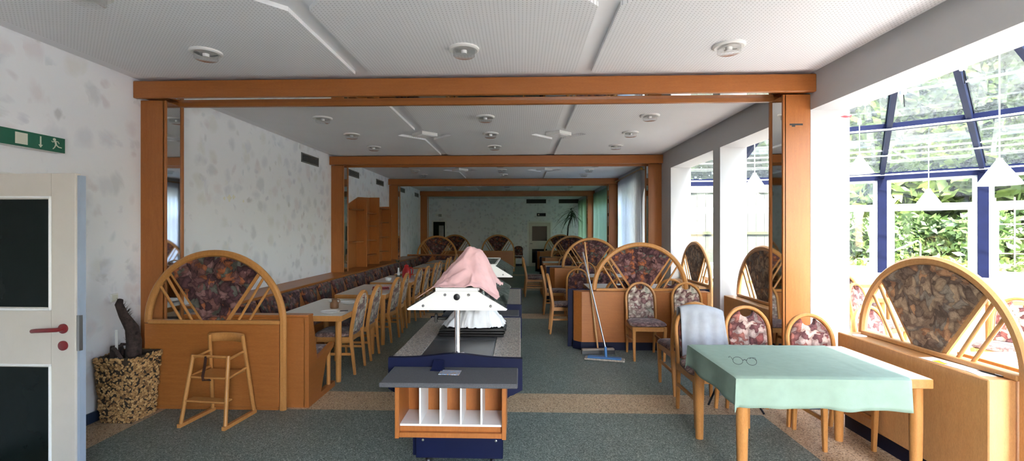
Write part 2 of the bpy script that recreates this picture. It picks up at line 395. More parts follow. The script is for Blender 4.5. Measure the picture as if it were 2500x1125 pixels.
# left wall with a door opening
DY0, DY1, DZ = 2.84, 3.73, 1.99
lw = MB(); lw.box(XL-.22, XL, YF, DY0, 0, 3.3).box(XL-.22, XL, DY1, 17.4, 0, 3.3).box(XL-.22, XL, DY0, DY1, DZ, 3.3)
struct('wall_left', lw, 'wallpaper', label='left wall papered white with faint brushed grey and pink patches')
struct('wall_far_left', MB().box(-4.62, -4.4, 17.4, YB, 0, 3.3).box(-4.4, XL, 17.3, 17.4, 0, 3.3), 'wallpaper', label='papered left wall at the dark far end')
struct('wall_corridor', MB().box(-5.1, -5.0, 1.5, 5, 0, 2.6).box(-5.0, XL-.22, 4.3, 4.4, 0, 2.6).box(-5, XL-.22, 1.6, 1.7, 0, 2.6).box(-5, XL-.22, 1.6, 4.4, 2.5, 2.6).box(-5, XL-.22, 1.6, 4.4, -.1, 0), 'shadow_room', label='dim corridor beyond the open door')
struct('wall_back', MB().box(-4.62, XO, YB, YB+.2, 0, 3.3), 'wallpaper', label='papered wall at the far end of the hall')
wf = MB().box(-4.62, .6, YF-.2, YF, 0, 3.3).box(2.2, XO, YF-.2, YF, 0, 3.3).box(.6, 2.2, YF-.2, YF, 2.6, 3.3).box(.6, 2.2, YF-.2, YF, 0, .7)  # window opening added in this unseen wall to let in fill light
struct('wall_front', wf, 'white_wall', label='unseen wall behind the viewer, large opening added for fill light')
bl = MB().box(XL, XL+.015, YF, DY0-.08, 0, .09).box(XL, XL+.015, DY1+.1, 17.3, 0, .09)
struct('baseboard_left', bl, 'skirting_blue', label='dark skirting along the left wall')
struct('baseboard_back', MB().box(-4.4, .1, YB-.015, YB, 0, .1), 'plinth_dark', label='dark skirting along the far wall')
# right wall: piers and header between the hall and the glazed annex, curtained windows further back
OPEN = [(-1.9, .1), (2.15, 4.43), (4.80, 6.40), (6.63, 8.47), (9.30, 10.43), (10.66, 12.75), (13.4, 16.95), (17.5, 21.2)]  # first bay is out of view, added and sized to light the front area
rw = MB(); y = YF
for k, (a, b_) in enumerate(OPEN):
    rw.box(XR, XO, y, a, 0, 3.3); rw.box(XR, XO, a, b_, 2.62 if k == 4 else HEAD, 3.3)
    if k >= 5: rw.box(XR, XO, a, b_, 0, .75)
    y = b_
rw.box(XR, XO, y, YB, 0, 3.3)
# rounded upper corner of the arched opening
r0 = .42
rw.prism([(10.43, 2.64), (10.43, 2.62-r0)]+[(10.43-r0+r0*math.cos(t), 2.62-r0+r0*math.sin(t)) for t in [i*PI/16 for i in range(9)]]+[(10.43-r0, 2.64)], 'yz', XR, XO)
struct('wall_right', rw, 'white_wall', label='white right wall with tall open bays to the glazed annex')
struct('wall_upper_right', MB().box(XR+.1, XO, YF, YB, 3.3, 5.2), 'white_wall', label='outside house wall above the glass roof')
bs = MB()
for a, b_ in ((4.43, 4.80), (6.40, 6.63), (8.47, 9.30)):
    bs.box(XR-.012, XR, a, b_, 0, .09); bs.box(XR-.012, XO, a-.012, a, 0, .09)
struct('baseboard_right', bs, 'skirting_blue', label='slate blue skirting on the white piers')

# ceiling: recessed ground with perforated panels hung below it, notched around square fittings
ce = struct('ceiling', MB().box(-4.62, XR, YF, YB, ZC+.03, 3.3), 'ceiling_white', label='white suspended ceiling with perforated panels and recessed channels')
bays = [(YF+.1, FR[0]-.11, 2.63), (FR[0]+.40, FR[1]-.06, 6.99), (FR[1]+.40, FR[2]-.06, 11.1), (FR[2]+.40, FR[3]-.06, 15.15), (FR[3]+.4, YB-.2, 19.4)]
CH = [(-1.50, -1.36), (.49, .63)]; DD, DW = .36, .335
for (a, b_, yd) in bays:
    def edge(x, sgn, rev=False):
        q = [(x, a), (x, yd-DD), (x+sgn*DW, yd), (x, yd+DD), (x, b_)]
        return q[::-1] if rev else q
    polys = [[(-3.48, a)]+edge(CH[0][0], -1)+[(-3.48, b_)], edge(CH[0][1], 1, True)+edge(CH[1][0], -1), edge(CH[1][1], 1, True)+[(XR-.07, a), (XR-.07, b_)]]
    for p in polys: MB().prism(p, 'xy', ZC, ZC+.03).build('ceiling_panel', 'perforated', ce, None)
BAYN = ['front bay', 'second bay', 'third bay', 'fourth bay', 'fifth bay']
for k, (a, b_, yd) in enumerate(bays[:4]):
    for sx, (c0, c1) in zip(('left', 'right'), CH):
        if k == 0 and sx == 'right': continue
        t = thing('ceiling_box', f'small square white box in the {sx} ceiling channel of the {BAYN[k]}', 'fitting', ((c0+c1)/2, yd, ZC+.03), 0, 'square boxes in the ceiling channels')
        mb = MB(); s = .19
        mb.prism([(s, 0), (0, s), (-s, 0), (0, -s)], 'xy', -.045, 0); mb.build('housing', 'white_paint', t)
        s = .15; MB().prism([(s, 0), (0, s), (-s, 0), (0, -s)], 'xy', -.05, -.044).build('cover', 'ceiling_white', t)

# downlights
def downlight(label, x, y):
    t = thing('ceiling_light', label, 'light', (x, y, ZC), 0, 'round ceiling lights')
    MB().lathe([(.085, 0), (.118, 0), (.118, -.012), (.105, -.020), (.085, -.016)], n=24).build('rim', 'white_paint', t)
    MB().lathe([(.082, -.004), (.060, .025), (.0, .03)], n=20).build('reflector', 'white_paint', t)
    MB().lathe([(.086, -.016), (.084, -.058), (.078, -.062), (.0, -.062)], n=24).build('glass_cover', 'lamp_glass', t)
    MB().lathe([(.0, -.045), (.022, -.04), (.026, -.02), (.014, .0), (.0, .01)], n=12).build('bulb', 'porcelain', t)
COL = [(-2.49, 'left'), (-.44, 'middle'), (1.59, 'right')]
for x, nme in COL: downlight(f'round glass ceiling light, {nme} one of the row just in front of the first beam', x, 3.65)
downlight('round ceiling light cut by the top left picture edge', -2.57, 2.72)
for by, rows in ((1, (5.85, 6.87, 7.92)), (2, (10.1, 11.02, 11.93)), (3, (15.1, 16.1))):
    for j, yy in enumerate(rows):
        for x, nme in COL:
            rn = {3: ('near', 'middle', 'far'), 2: ('near', 'far')}[len(rows)][j]
            downlight(f'round ceiling light, {nme} column, {rn} row, in the {BAYN[by]}', x, yy)

# timber portal frames with mirror strips on their inner sides
def portal(k, yf):
    t = thing('portal_frame', ['wide beech portal frame nearest the viewer, mirror strips on its inner sides', 'beech portal frame second from the viewer', 'beech portal frame third from the viewer, beside the wall shelves', 'beech portal frame farthest from the viewer, in the shade'][k], 'frame', (0, yf, 0), 0, 'beech portal frames')
    b = MB().box(XL, XR, 0, .05, 2.90, ZC, .006).box(XL, XR, .05, .30, 2.93, ZC).box(XL, XR, .28, .33, 2.885, ZC, .005)
    be = b.build('beam', 'wood_across', t)
    MB().box(XL+.27, XR-.26, .055, .275, 2.92, 2.929).build('beam_mirror', 'mirror', be, None)
    for s, x0, x1 in ((1, XL, XL+.25), (-1, XR, XR-.25)):
        p = MB().box(x0, x1-s*.014, .09, .33, 0, 2.90, .004)
        p.box(x1-s*.03, x1, .09, .115, 0, 2.90, .004).box(x1-s*.03, x1+s*.006, .30, .335, 0, 2.90, .006)
        po = p.build('post', 'wood_upright', t)
        MB().box(x1-s*.012, x1-s*.006, .118, .298, .02, 2.89).build('post_mirror', 'mirror', po, None)
    return t
for k, yf in enumerate(FR): portal(k, yf)

# torn red tape left on the white pier
tp = MB().prism([(-.05, 0), (-.01, .012), (.03, .006), (.055, .02), (.05, -.004), (.0, -.012)], 'xz', -.002, 0).build('tape_strip', 'red_plastic', None, None, (2.985, 4.43, 2.69))
tag(tp, 'torn strip of red tape high on the white pier', 'tape')
sc_ = MB()
for dy, dz, s_ in ((0, 0, .045), (.09, .02, .03), (-.10, -.01, .022), (.30, -.02, .02)):
    sc_.prism([(dy+s_*math.cos(q)*(1+.4*math.sin(3*q+dy*9)), dz+s_*.8*math.sin(q)*(1+.5*math.cos(4*q))) for q in [2*PI*i/14 for i in range(14)]], 'yz', 0, .0015)
tag(sc_.build('torn_patch', 'cream_wall', None, None, (XL, 5.82, 2.05)), 'small torn beige patches in the left wallpaper', 'patch')
tag(MB().box(-.07, .05, -.001, .0, -.006, .010).box(-.05, -.02, -.0015, .0, -.02, -.006).build('tape_strip', 'vent_dark', None, None, (2.55, FR[0]+.09, 2.62)), 'short piece of dark tape on the right post of the nearest frame', 'tape')
# open door on the left with its casing
dc = MB(); x = XL
for a, b_ in ((DY0-.07, DY0), (DY1, DY1+.085)): dc.box(x-.23, x+.016, a, b_, 0, DZ+.07, .004)
dc.box(x-.23, x+.016, DY0, DY1, DZ, DZ+.07, .004)
d1 = struct('door_1', dc, 'white_paint', label='white door casing in the left wall')
MB().box(x-.06, x-.05, DY1-.004, DY1, .93, 1.12).box(x-.035, x-.02, DY1-.006, DY1, .98, 1.06).build('strike_plate', 'black_metal', d1)
t = thing('door_leaf', 'white half glazed door standing open at left, red lever handle', 'door', (XL+.02, DY0+.01, 0), R(-.6))
DW_ = .90; Hd = 2.0
lf = MB()   # x along leaf, y thickness
lf.box(0, .12, -.02, .02, .01, Hd, .002).box(DW_-.155, DW_, -.02, .02, .01, Hd, .002)
for z0, z1 in ((.01, .16), (.80, 1.17), (1.84, Hd)): lf.box(.12, DW_-.155, -.02, .02, z0, z1)
leaf_ = lf.build('leaf', 'door_paint', t)
MB().box(DW_, DW_+.016, -.006, .035, .01, Hd-.012).build('rebate', 'door_edge', t)
for z0, z1 in ((.16, .80), (1.17, 1.84)):
    gz = MB().box(.12, DW_-.155, -.005, .005, z0, z1).build('glazing', 'dark_glass', t, None)
    bd = MB()
    for sx in (.115, DW_-.165): bd.box(sx, sx+.015, -.032, -.018, z0-.02, z1+.02, .004)
    for sz in (z0-.02, z1+.005): bd.box(.115, DW_-.15, -.032, -.018, sz, sz+.015, .004)
    bd.build('glazing_bead', 'white_paint', gz)
h = MB().tube([(DW_-.075, -.02, 1.04), (DW_-.075, -.065, 1.04), (DW_-.10, -.072, 1.04), (DW_-.20, -.07, 1.035), (DW_-.235, -.06, 1.03)], .013, 10, up=(0, 0, 1))
h.build('handle', 'dark_red', leaf_, 60)
for zz in (1.04, .935):
    ro = MB().lathe([(.0, 0), (.03, 0), (.03, .008), (.022, .012), (0, .012)], n=20)
    ro.v = [(DW_-.075+a, -.02-c, zz+b_) for a, b_, c in ro.v]; ro.build('rosette', 'dark_red', leaf_)
MB().box(DW_+.001, DW_+.018, -.012, .012, .9, 1.12).build('lock_plate', 'steel', leaf_)

# green exit sign, switch, vents on the left wall
t = thing('exit_sign', 'green emergency exit sign box with running figure on the left wall', 'sign', (XL, 3.2, 2.25))
MB().box(0, .075, -.35, .40, 0, .118, .004).build('housing', 'white_paint', t)
MB().box(.075, .079, -.348, .398, .002, .116).build('face', 'sign_green', t, None)
MB().box(.079, .081, .03, .115, .018, .100).build('door_symbol', 'sign_cream', t, None)
ar = MB().box(.079, .081, .203, .213, .035, .100); ar.prism([(.192, .038), (.224, .038), (.208, .016)], 'yz', .079, .081); ar.build('arrow_symbol', 'sign_cream', t, None)
mn = MB()
mn.prism([(.312+.012*math.cos(i*PI/6), .096+.011*math.sin(i*PI/6)) for i in range(12)], 'yz', .079, .081)
for a, b_, wd in (((.318, .085), (.326, .055), .014), ((.318, .084), (.298, .074), .006), ((.298, .074), (.290, .082), .005), ((.32, .084), (.342, .082), .006), ((.342, .082), (.350, .068), .005), ((.326, .056), (.346, .042), .008), ((.346, .042), (.370, .040), .007), ((.322, .056), (.314, .036), .008), ((.314, .036), (.300, .022), .007)):
    d = Vector((b_[0]-a[0], b_[1]-a[1])); n = Vector((-d.y, d.x)).normalized()*wd/2
    mn.prism([(a[0]+n.x, a[1]+n.y), (a[0]-n.x, a[1]-n.y), (b_[0]-n.x, b_[1]-n.y), (b_[0]+n.x, b_[1]+n.y)], 'yz', .079, .081)
mn.build('running_figure', 'sign_cream', t, None)
t = thing('light_switch', 'small cream light switch on the papered wall above the planter', 'switch', (XL, 4.13, 1.036))
MB().box(0, .012, -.04, .04, -.04, .04, .004).build('plate', 'white_paint', t); MB().box(.012, .018, -.028, .028, -.028, .028, .003).build('rocker', 'sign_cream', t)
def vent(label, y0, y1, z0, z1, x=XL, n=5):
    t = thing('air_vent', label, 'vent', (x, (y0+y1)/2, z0), 0, 'air vents high on the left wall')
    hw = (y1-y0)/2; hh = z1-z0
    MB().box(0, .012, -hw, hw, 0, .018).box(0, .012, -hw, hw, hh-.018, hh).box(0, .012, -hw, -hw+.018, 0, hh).box(0, .012, hw-.018, hw, 0, hh).build('frame', 'vent_grey', t)
    MB().box(.001, .004, -hw+.018, hw-.018, .018, hh-.018).build('backing', 'vent_dark', t, None)
    for i in range(n):
        zz = .018+(i+.5)*(hh-.036)/n
        MB().prism([(.003, zz-.006), (.014, zz-.010), (.014, zz-.006), (.003, zz+.004)], 'xz', -hw+.018, hw-.018).build('slat', 'vent_grey', t)
vent('slatted grey air vent on the papered wall before the second frame', 7.76, 8.43, 2.79, 2.95)
vent('slatted air vent just behind the second frame post', 9.94, 10.57, 2.81, 2.95)
vent('slatted air vent above the wall shelves before the third frame', 11.85, 12.49, 2.81, 2.95)
vent('small air vent just behind the third frame post', 14.2, 14.8, 2.81, 2.95)
vent('small air vent just before the farthest frame', 16.2, 16.8, 2.81, 2.95)

# far wall fittings: two black openings, exit sign, door, dark doorway
for nme, x0 in (('left', .28), ('right', 1.75)):
    t = thing('wall_grille', f'black rectangular opening high on the far wall, {nme} one', 'grille', (x0+.43, YB, 2.6))
    MB().box(-.45, .45, -.03, 0, .26, .44).build('backing', 'vent_dark', t, None)
    MB().box(-.47, .47, -.035, 0, .235, .26).box(-.47, -.445, -.035, 0, .26, .44).box(.445, .47, -.035, 0, .26, .44).build('frame', 'grey_wall', t)
t = thing('exit_sign', 'small dark exit sign above the far door', 'sign', (.94, YB, 2.27))
MB().box(-.2, .2, -.05, 0, 0, .14, .004).build('housing', 'plinth_dark', t); MB().box(-.15, -.09, -.053, -.05, .04, .10).build('symbol', 'sign_cream', t, None)
dr = MB().box(.30, .37, YB-.05, YB, 0, 2.05).box(1.36, 1.43, YB-.05, YB, 0, 2.05).box(.37, 1.36, YB-.05, YB, 1.98, 2.05)
d2 = struct('door_2', dr, 'white_paint', label='closed half glazed door in the far wall')
lf = MB().box(.37, .52, YB-.04, YB-.002, 0, 1.98).box(1.2, 1.36, YB-.04, YB-.002, 0, 1.98)
for z0, z1 in ((0, .15), (.78, 1.15), (1.82, 1.98)): lf.box(.52, 1.2, YB-.04, YB-.002, z0, z1)
lf.build('leaf', 'door_paint', d2)
for z0, z1 in ((.15, .78), (1.15, 1.82)): MB().box(.52, 1.2, YB-.03, YB-.005, z0, z1).build('glazing', 'dark_glass', d2, None)
MB().box(.42, .54, YB-.07, YB-.06, 1.02, 1.04).box(.43, .45, YB-.07, YB-.04, 1.02, 1.04).build('handle', 'black_metal', d2)
d3 = struct('door_3', MB().box(-4.06, -4.0, YB-.04, YB, 0, 2.08).box(-3.46, -3.40, YB-.04, YB, 0, 2.08).box(-4.0, -3.46, YB-.04, YB, 2.02, 2.08), 'white_paint', label='dark doorway at the left of the far wall')
MB().box(-4.0, -3.46, YB-.02, YB-.002, 0, 2.02).build('leaf', 'dark_glass', d3, None); MB().box(-3.74, -3.52, YB-.03, YB-.02, 1.0, 1.85).build('pane', 'steel', d3, None)
t = thing('wall_speaker', 'small white box fitted high on the far wall left', 'fitting', (-3.75, YB, 2.25)); MB().box(-.16, -.04, -.06, 0, .03, .14, .01).build('housing', 'white_paint', t); MB().box(.0, .13, -.09, 0, 0, .12, .01).build('bracket', 'steel', t)
vent('small air vent high on the far wall left', YB-.12, YB+.0, 2.78, 2.92, -3.9, 3) if False else None

# curtains before the far right windows, brass rod
def curtain(label, y0, y1, mat, x=2.60, n=None, amp=.025, z0=.12, z1=2.93, gather=1.0):
    n = n or int((y1-y0)/.085)
    ph = random.random()*6
    def fn(u, v):
        yy = y0+(y1-y0)*u; a = amp*(1-.45*v)
        return (x+a*math.sin(u*n*PI*2*.5+ph+.6*math.sin(u*9))+.012*math.sin(u*n*2.7+v*2), yy+.012*math.sin(u*n*PI+v), z0+(z1-z0)*v)
    o = MB().grid(fn, n*6, 6).build('curtain', mat, None, 60, solid=.002)
    return tag(o, label, 'curtain', 'curtains along the right wall')
curtain('white sheer curtain on the brass rod in the third bay', 10.75, 12.7, 'sheer')
curtain('grey gathered curtain edge hanging before the white pier', 10.40, 10.78, 'sheer', 2.60, 6, .04)
curtain('sheer curtain in the fourth bay, green garden light put into its colour', 13.3, 16.9, 'sheer_green_lit')
curtain('sheer curtain at the far end behind the palm, green garden light in its colour', 17.45, 21.3, 'sheer_green_lit')
t = thing('curtain_rod', 'brass curtain rod with knobs in the third bay', 'rod', (2.56, 10.1, 2.95))
MB().tube([(0, 0, 0), (0, 2.65, 0)], .012, 10, up=(1, 0, 0)).build('rod', 'brass', t, 60)
for yy in (-.03, 2.68): MB().lathe([(0, -.035), (.025, -.02), (.032, 0), (.025, .02), (0, .035)], (0, yy, 0), 12).build('knob', 'brass', t, 60)
for yy in (.15, 2.5): MB().box(0, .11, yy-.01, yy+.01, -.008, .008).build('bracket', 'brass', t)
# windows behind those curtains
for k, (a, b_) in enumerate(OPEN[5:]):
    fr = MB(); x = XO-.12
    n = 2 if b_-a < 3 else 3
    for i in range(n+1):
        yy = a+(b_-a)*i/n; fr.box(x, x+.07, max(a, yy-.04), min(b_, yy+.04), .75, HEAD)
    for zz in (.75, 2.1, HEAD-.07): fr.box(x, x+.07, a, b_, zz, zz+.07)
    o = struct(f'window_{k+1}', fr, 'pvc_white', label=f'white framed window behind the {["third", "fourth", "fifth"][k]} bay curtains')
    for i in range(n): MB().box(x+.03, x+.036, a+(b_-a)*i/n+.04, a+(b_-a)*(i+1)/n-.04, .82, HEAD-.07).build('pane', 'pane', o, None)

# ------------------------------------------------------------------ glazed annex: faceted bay with a fan roof
HX, HY, HZ = 3.62, 4.4, 4.52; RR = 6.9; A0 = 43.1; DA = 12.35; ZE, ZS, ZT = 2.70, .76, 2.13
ang = [A0+DA*k for k in range(-10, 5)]
def vert(a, r=RR): return Vector((HX+r*math.cos(R(a)), HY+r*math.sin(R(a)), 0))
rt = thing('glass_roof', 'fan shaped glass roof on dark blue steel rafters over the annex', 'roof', (HX, HY, 0))
def rp(a, t_, dz=0.0):   # point on the roof cone, t_ 0 at eave .. 1 at hub
    p = vert(a); return Vector(((p.x-HX)*(1-t_), (p.y-HY)*(1-t_), ZE+.12+(HZ-ZE-.12)*t_+dz))
for a in ang:
    MB().sweep([rp(a, 0, -.05), rp(a, .96, -.05)], rect(.07, .14)).build('rafter', 'steel_blue', rt)
    MB().sweep([rp(a, .02, .045), rp(a, .95, .045)], rect(.10, .02)).build('rafter_cap', 'steel_blue', rt)
RINGS = [0.0, .17, .34, .50, .66, .82, .95]
for a0, a1 in zip(ang[:-1], ang[1:]):
    for t0, t1 in zip(RINGS[:-1], RINGS[1:]):
        q = [rp(a0, t0, .03), rp(a1, t0, .03), rp(a1, t1, .03), rp(a0, t1, .03)]
        mb = MB(); mb.add([p+Vector((0, 0, d)) for d in (0, .006) for p in q], [(0, 1, 2, 3), (7, 6, 5, 4), (0, 4, 5, 1), (1, 5, 6, 2), (2, 6, 7, 3), (3, 7, 4, 0)])
        mb.build('roof_pane', 'roof_glass', rt, None)
    for t0 in (.17, .50, .66, .82):
        MB().sweep([rp(a0, t0, .035), rp(a1, t0, .035)], rect(.035, .03)).build('glazing_bar', 'pvc_white', rt)
    MB().sweep([rp(a0, .34, -.02), rp(a1, .34, -.02)], rect(.06, .12)).build('purlin', 'steel_blue', rt)
    MB().sweep([rp(a0, 0, -.06), rp(a1, 0, -.06)], rect(.10, .16)).build('eave_beam', 'steel_blue', rt)
    for t0, dz in ((.04, -.12), (.20, -.14), (.37, -.14)):
        MB().tube([rp(a0, t0, dz), rp(a1, t0, dz)], .016, 6).build('blind_rail', 'pvc_white', rt, 60)
for a_, t_ in ((ang[10], .62), (ang[11], .56), (ang[9], .42)):
    p = rp(a_-1.6, t_, -.10); q = rp(a_-1.6, t_+.10, -.10)
    MB().tube([p, q], .04, 10).build('blind_motor', 'vent_grey', rt, 60)
    MB().lathe([(.0, -.05), (.035, -.05), (.05, .0), (.02, .05), (0, .06)], p+Vector((0, 0, -.06)), 12).build('motor_cap', 'lamp_white', rt, 60)
    MB().tube([p, p+Vector((.02, 0, -.28))], .006, 6, up=(1, 0, 0)).build('cable', 'black_plastic', rt, 60)
MB().lathe([(.0, -.1), (.22, -.1), (.22, .06), (0, .1)], (0, 0, HZ), 12).build('hub', 'steel_blue', rt)
WN = 4
for k, (a0, a1) in enumerate(zip(ang[:-1], ang[1:])):
    p0, p1 = vert(a0), vert(a1); d = (p1-p0); L = d.length; rz = math.atan2(d.y, d.x)
    root = thing(f'window_{WN}', f'white window bay of the glazed annex, {ORD[k]} facet', None, p0, rz, None, 'structure'); WN += 1
    f = MB(); e = .075
    for x0, x1 in ((e, e+.07), (L-e-.07, L-e)): f.box(x0, x1, -.035, .035, ZS, ZE, .004)
    for z0, z1 in ((ZS, ZS+.07), (ZT-.035, ZT+.045), (ZE-.07, ZE)): f.box(e, L-e, -.035, .035, z0, z1, .004)
    f.build('window_frame', 'pvc_white', root)
    s_ = MB(); i0, i1, j0, j1 = e+.07, L-e-.07, ZS+.07, ZT-.035
    s_.box(i0, i0+.06, -.02, .05, j0, j1, .004).box(i1-.06, i1, -.02, .05, j0, j1, .004).box(i0, i1, -.02, .05, j0, j0+.06, .004).box(i0, i1, -.02, .05, j1-.06, j1, .004)
    sash = s_.build('sash', 'pvc_white', root)
    MB().box(i0+.02, i0+.04, .05, .075, 1.35, 1.5, .004).build('handle', 'pvc_white', sash)
    MB().box(i0+.06, i1-.06, -.004, .004, j0+.06, j1-.06).build('pane', 'pane', root, None)
    MB().box(i0, i1, -.004, .004, ZT+.045, ZE-.07).build('pane', 'pane', root, None)
    MB().box(0, L, -.10, .08, 0, ZS-.03).build('knee_wall', 'cream_wall', root, None)
    MB().box(0, L, -.12, .16, ZS-.03, ZS, .004).build('sill', 'white_paint', root)
    MB().box(-.075, .075, -.06, .06, 0, ZE+.05, .006).build('post', 'steel_blue', root)
pe = vert(ang[-1])
struct('wall_annex_end', MB().box(XO, pe.x+.05, pe.y-.05, pe.y+.05, 0, 4.5).box(XO, vert(ang[0]).x, -2.45, -2.35, 0, 3.2), 'cream_wall', label='short end walls of the glazed annex')
def pendant(label, x, y, zb, s=1.0, zt=None):
    t = thing('pendant_lamp', label, 'lamp', (x, y, zb), 0, 'white cone pendant lamps in the glazed annex')
    MB().lathe([(.205*s, 0), (.198*s, .012), (.03, .29*s), (.03, .31*s), (.0, .31*s)], n=28).build('shade', 'lamp_white', t)
    zt = zt or 3.1
    MB().tube([(0, 0, .3*s), (0, 0, zt-zb)], .008, 6, up=(1, 0, 0)).build('stem', 'lamp_white', t, 60)
    MB().lathe([(.0, .09), (.045, .06), (.05, .03), (.03, .0), (0, -.01)], n=12).build('bulb', 'porcelain', t, 60)
    MB().lathe([(.03, zt-zb-.06), (.03, zt-zb), (0, zt-zb)], n=10).build('canopy', 'lamp_white', t)
def rz_roof(x, y):
    r_ = math.hypot(x-HX, y-HY); return ZE+.12+(HZ-ZE-.12)*max(0, 1-r_/RR)+.03
for lab, x, y, zb in (('largest white cone pendant lamp before the right window', 5.55, 5.65, 2.17), ('white cone pendant lamp over the centre window', 7.15, 8.5, 2.06), ('white cone pendant lamp, lower of the two seen past the pier', 5.35, 10.3, 2.12), ('white cone pendant lamp, upper of the two seen past the pier', 4.15, 8.5, 2.35), ('white cone pendant lamp half hidden by the white pier', 5.72, 8.15, 2.60)):
    pendant(lab, x, y, zb, 1.0, rz_roof(x, y))

# ------------------------------------------------------------------ garden outside
tag(MB().box(-20, 60, -40, 60, -.5, -.21).build('lawn', 'grass', None, None), 'rough green lawn outside the annex', 'lawn', None, 'stuff')
struct('bounce_paving', MB().box(-8, 26, -30, 3.0, -.21, -.205), 'floor_pale', label='unseen pale paving added beside the annex to bounce sunlight indoors')  # out-of-view paving, added to bounce sunlight up to the ceiling
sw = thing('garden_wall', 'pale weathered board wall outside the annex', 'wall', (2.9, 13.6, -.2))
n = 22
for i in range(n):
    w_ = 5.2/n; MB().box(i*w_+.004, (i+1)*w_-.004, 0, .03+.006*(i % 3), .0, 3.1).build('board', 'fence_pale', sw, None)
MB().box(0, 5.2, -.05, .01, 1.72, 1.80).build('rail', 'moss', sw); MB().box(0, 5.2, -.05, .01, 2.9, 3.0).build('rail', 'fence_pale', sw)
def foliage(cx_, cy_, cz_, rx, ry, rz_, n, size, seed):
    rs = np.random.RandomState(seed)
    d = rs.normal(size=(n, 3)); d /= np.linalg.norm(d, axis=1)[:, None]
    rad = rs.uniform(.35, 1, n)**.5
    lump = 1+.22*np.sin(d[:, 0]*5+seed)*np.cos(d[:, 2]*4+seed*2)
    c = np.stack([cx_+d[:, 0]*rx*rad*lump, cy_+d[:, 1]*ry*rad*lump, cz_+d[:, 2]*rz_*rad*lump], 1)
    u = rs.normal(size=(n, 3)); u /= np.linalg.norm(u, axis=1)[:, None]
    v = np.cross(u, rs.normal(size=(n, 3))); v /= np.linalg.norm(v, axis=1)[:, None]
    s = size*rs.uniform(.6, 1.3, n)[:, None]
    P = np.stack([c-u*s, c+v*s*.45, c+u*s, c-v*s*.45], 1).reshape(-1, 3)
    me = bpy.data.meshes.new('leaves'); me.from_pydata(P.tolist(), [], [(4*i, 4*i+1, 4*i+2, 4*i+3) for i in range(n)])
    return me
def tree(label, x, y, h, r, mat, n, seed, size=.16):
    t = thing('tree', label, 'tree', (x, y, -.25), 0, 'trees outside the annex')
    me = foliage(0, 0, h*.60, r, r, h*.42, n, size, seed); me.materials.append(M[mat])
    o = bpy.data.objects.new('crown', me); C.objects.link(o); o.parent = t; o['kind'] = 'stuff'
    MB().tube([(0, 0, 0), (.1, .05, h*.3), (-.05, .1, h*.6), (.05, 0, h*.8)], .16, 8, up=(1, 0, 0), scales=[1.3, 1, .7, .3]).build('trunk', 'bark', t, 60)
random.seed(3)
tl = [(30, 15, 9, 3.4), (42, 16, 10, 3.6), (54, 15, 9, 3.2), (64, 16.5, 11, 3.6), (19, 15, 9, 3.2), (36, 21, 13, 4.2), (50, 21, 14, 4.4), (60, 22, 14, 4.4), (72, 21, 13, 4.2), (88, 20, 12, 4.0), (24, 21, 13, 4.2)]
TW = ['behind the right window', 'behind the centre window right half', 'behind the centre window left half', 'behind the blue post', 'outside the right picture edge', 'tall, behind the right window trees', 'tallest, above the centre window', 'tall, over the left annex window', 'tall, over the board wall', 'tall, left over the annex roof', 'tall, at the right picture edge']
for k, (a, dd, h, r_) in enumerate(tl):
    p = Vector((HX+dd*math.cos(R(a)), HY+dd*math.sin(R(a)), 0))
    tree(f'leafy green garden tree {TW[k]}', p.x, p.y, h, r_, 'leaves_deep' if k % 3 == 0 else 'leaves_mid', 9000, 11+k, .26)
for k in range(13):
    a = 12+5.6*k; dd = 11.6+.5*(k % 2)
    p = Vector((HX+dd*math.cos(R(a)), HY+dd*math.sin(R(a)), -.22))
    if p.x < 8.6 and p.y > 12.6: continue
    me = foliage(0, 0, 1.15, 1.15, 1.15, 1.2, 3200, .13, 160+k); me.materials.append(M['leaves_deep'])
    t = thing('hedge_bush', f'tall dark hedge bush behind the low shrubs outside the annex, {ORD[k]} from the right', 'bush', p, 0, 'hedge bushes outside the annex')
    o = bpy.data.objects.new('foliage', me); C.objects.link(o); o.parent = t; o['kind'] = 'stuff'
    MB().tube([(0, 0, 0), (0, .02, .9)], .05, 6, up=(1, 0, 0)).build('stem', 'bark', t)
for k in range(14):
    a = 4+6.2*k; dd = 9.0+.8*((k*7) % 3)
    if a > 60: continue
    p = Vector((HX+dd*math.cos(R(a)), HY+dd*math.sin(R(a)), -.22))
    me = foliage(0, 0, .62, .85, .85, .62, 900, .09, 60+k); me.materials.append(M['leaves_bright' if k % 2 else 'leaves_mid'])
    t = thing('shrub', f'{"yellow green" if k % 2 else "mid green"} low shrub outside the annex windows, {ORD[k]} from the right', 'shrub', p, 0, 'shrubs outside the annex')
    o = bpy.data.objects.new('foliage', me); C.objects.link(o); o.parent = t; o['kind'] = 'stuff'
    MB().tube([(0, 0, 0), (0, .02, .5)], .03, 6, up=(1, 0, 0)).build('stem', 'bark', t)
t = thing('trellis', 'wooden garden trellis behind the right window', 'trellis', (11.1, 10.75, -.22), R(-45))
for i in range(4): MB().box(-.45+.3*i-.015, -.45+.3*i+.015, -.01, .01, 0, 2.6).build('slat', 'trellis_wood', t)
for i in range(7): MB().box(-.5, .5, .01, .03, .35+.33*i-.015, .35+.33*i+.015).build('slat', 'trellis_wood', t)
t = thing('handrail', 'bent steel tube handrail in the garden behind the centre window', 'handrail', (8.75, 11.3, -.22), R(-10))
MB().tube([(.5, 0, 0), (.5, 0, 1.55), (.45, 0, 1.62), (-.5, 0, 1.15)], .022, 8, up=(0, 1, 0)).build('rail', 'steel', t, 60); MB().tube([(-.5, 0, 0), (-.5, 0, 1.15)], .022, 8, up=(1, 0, 0)).build('post', 'steel', t, 60)
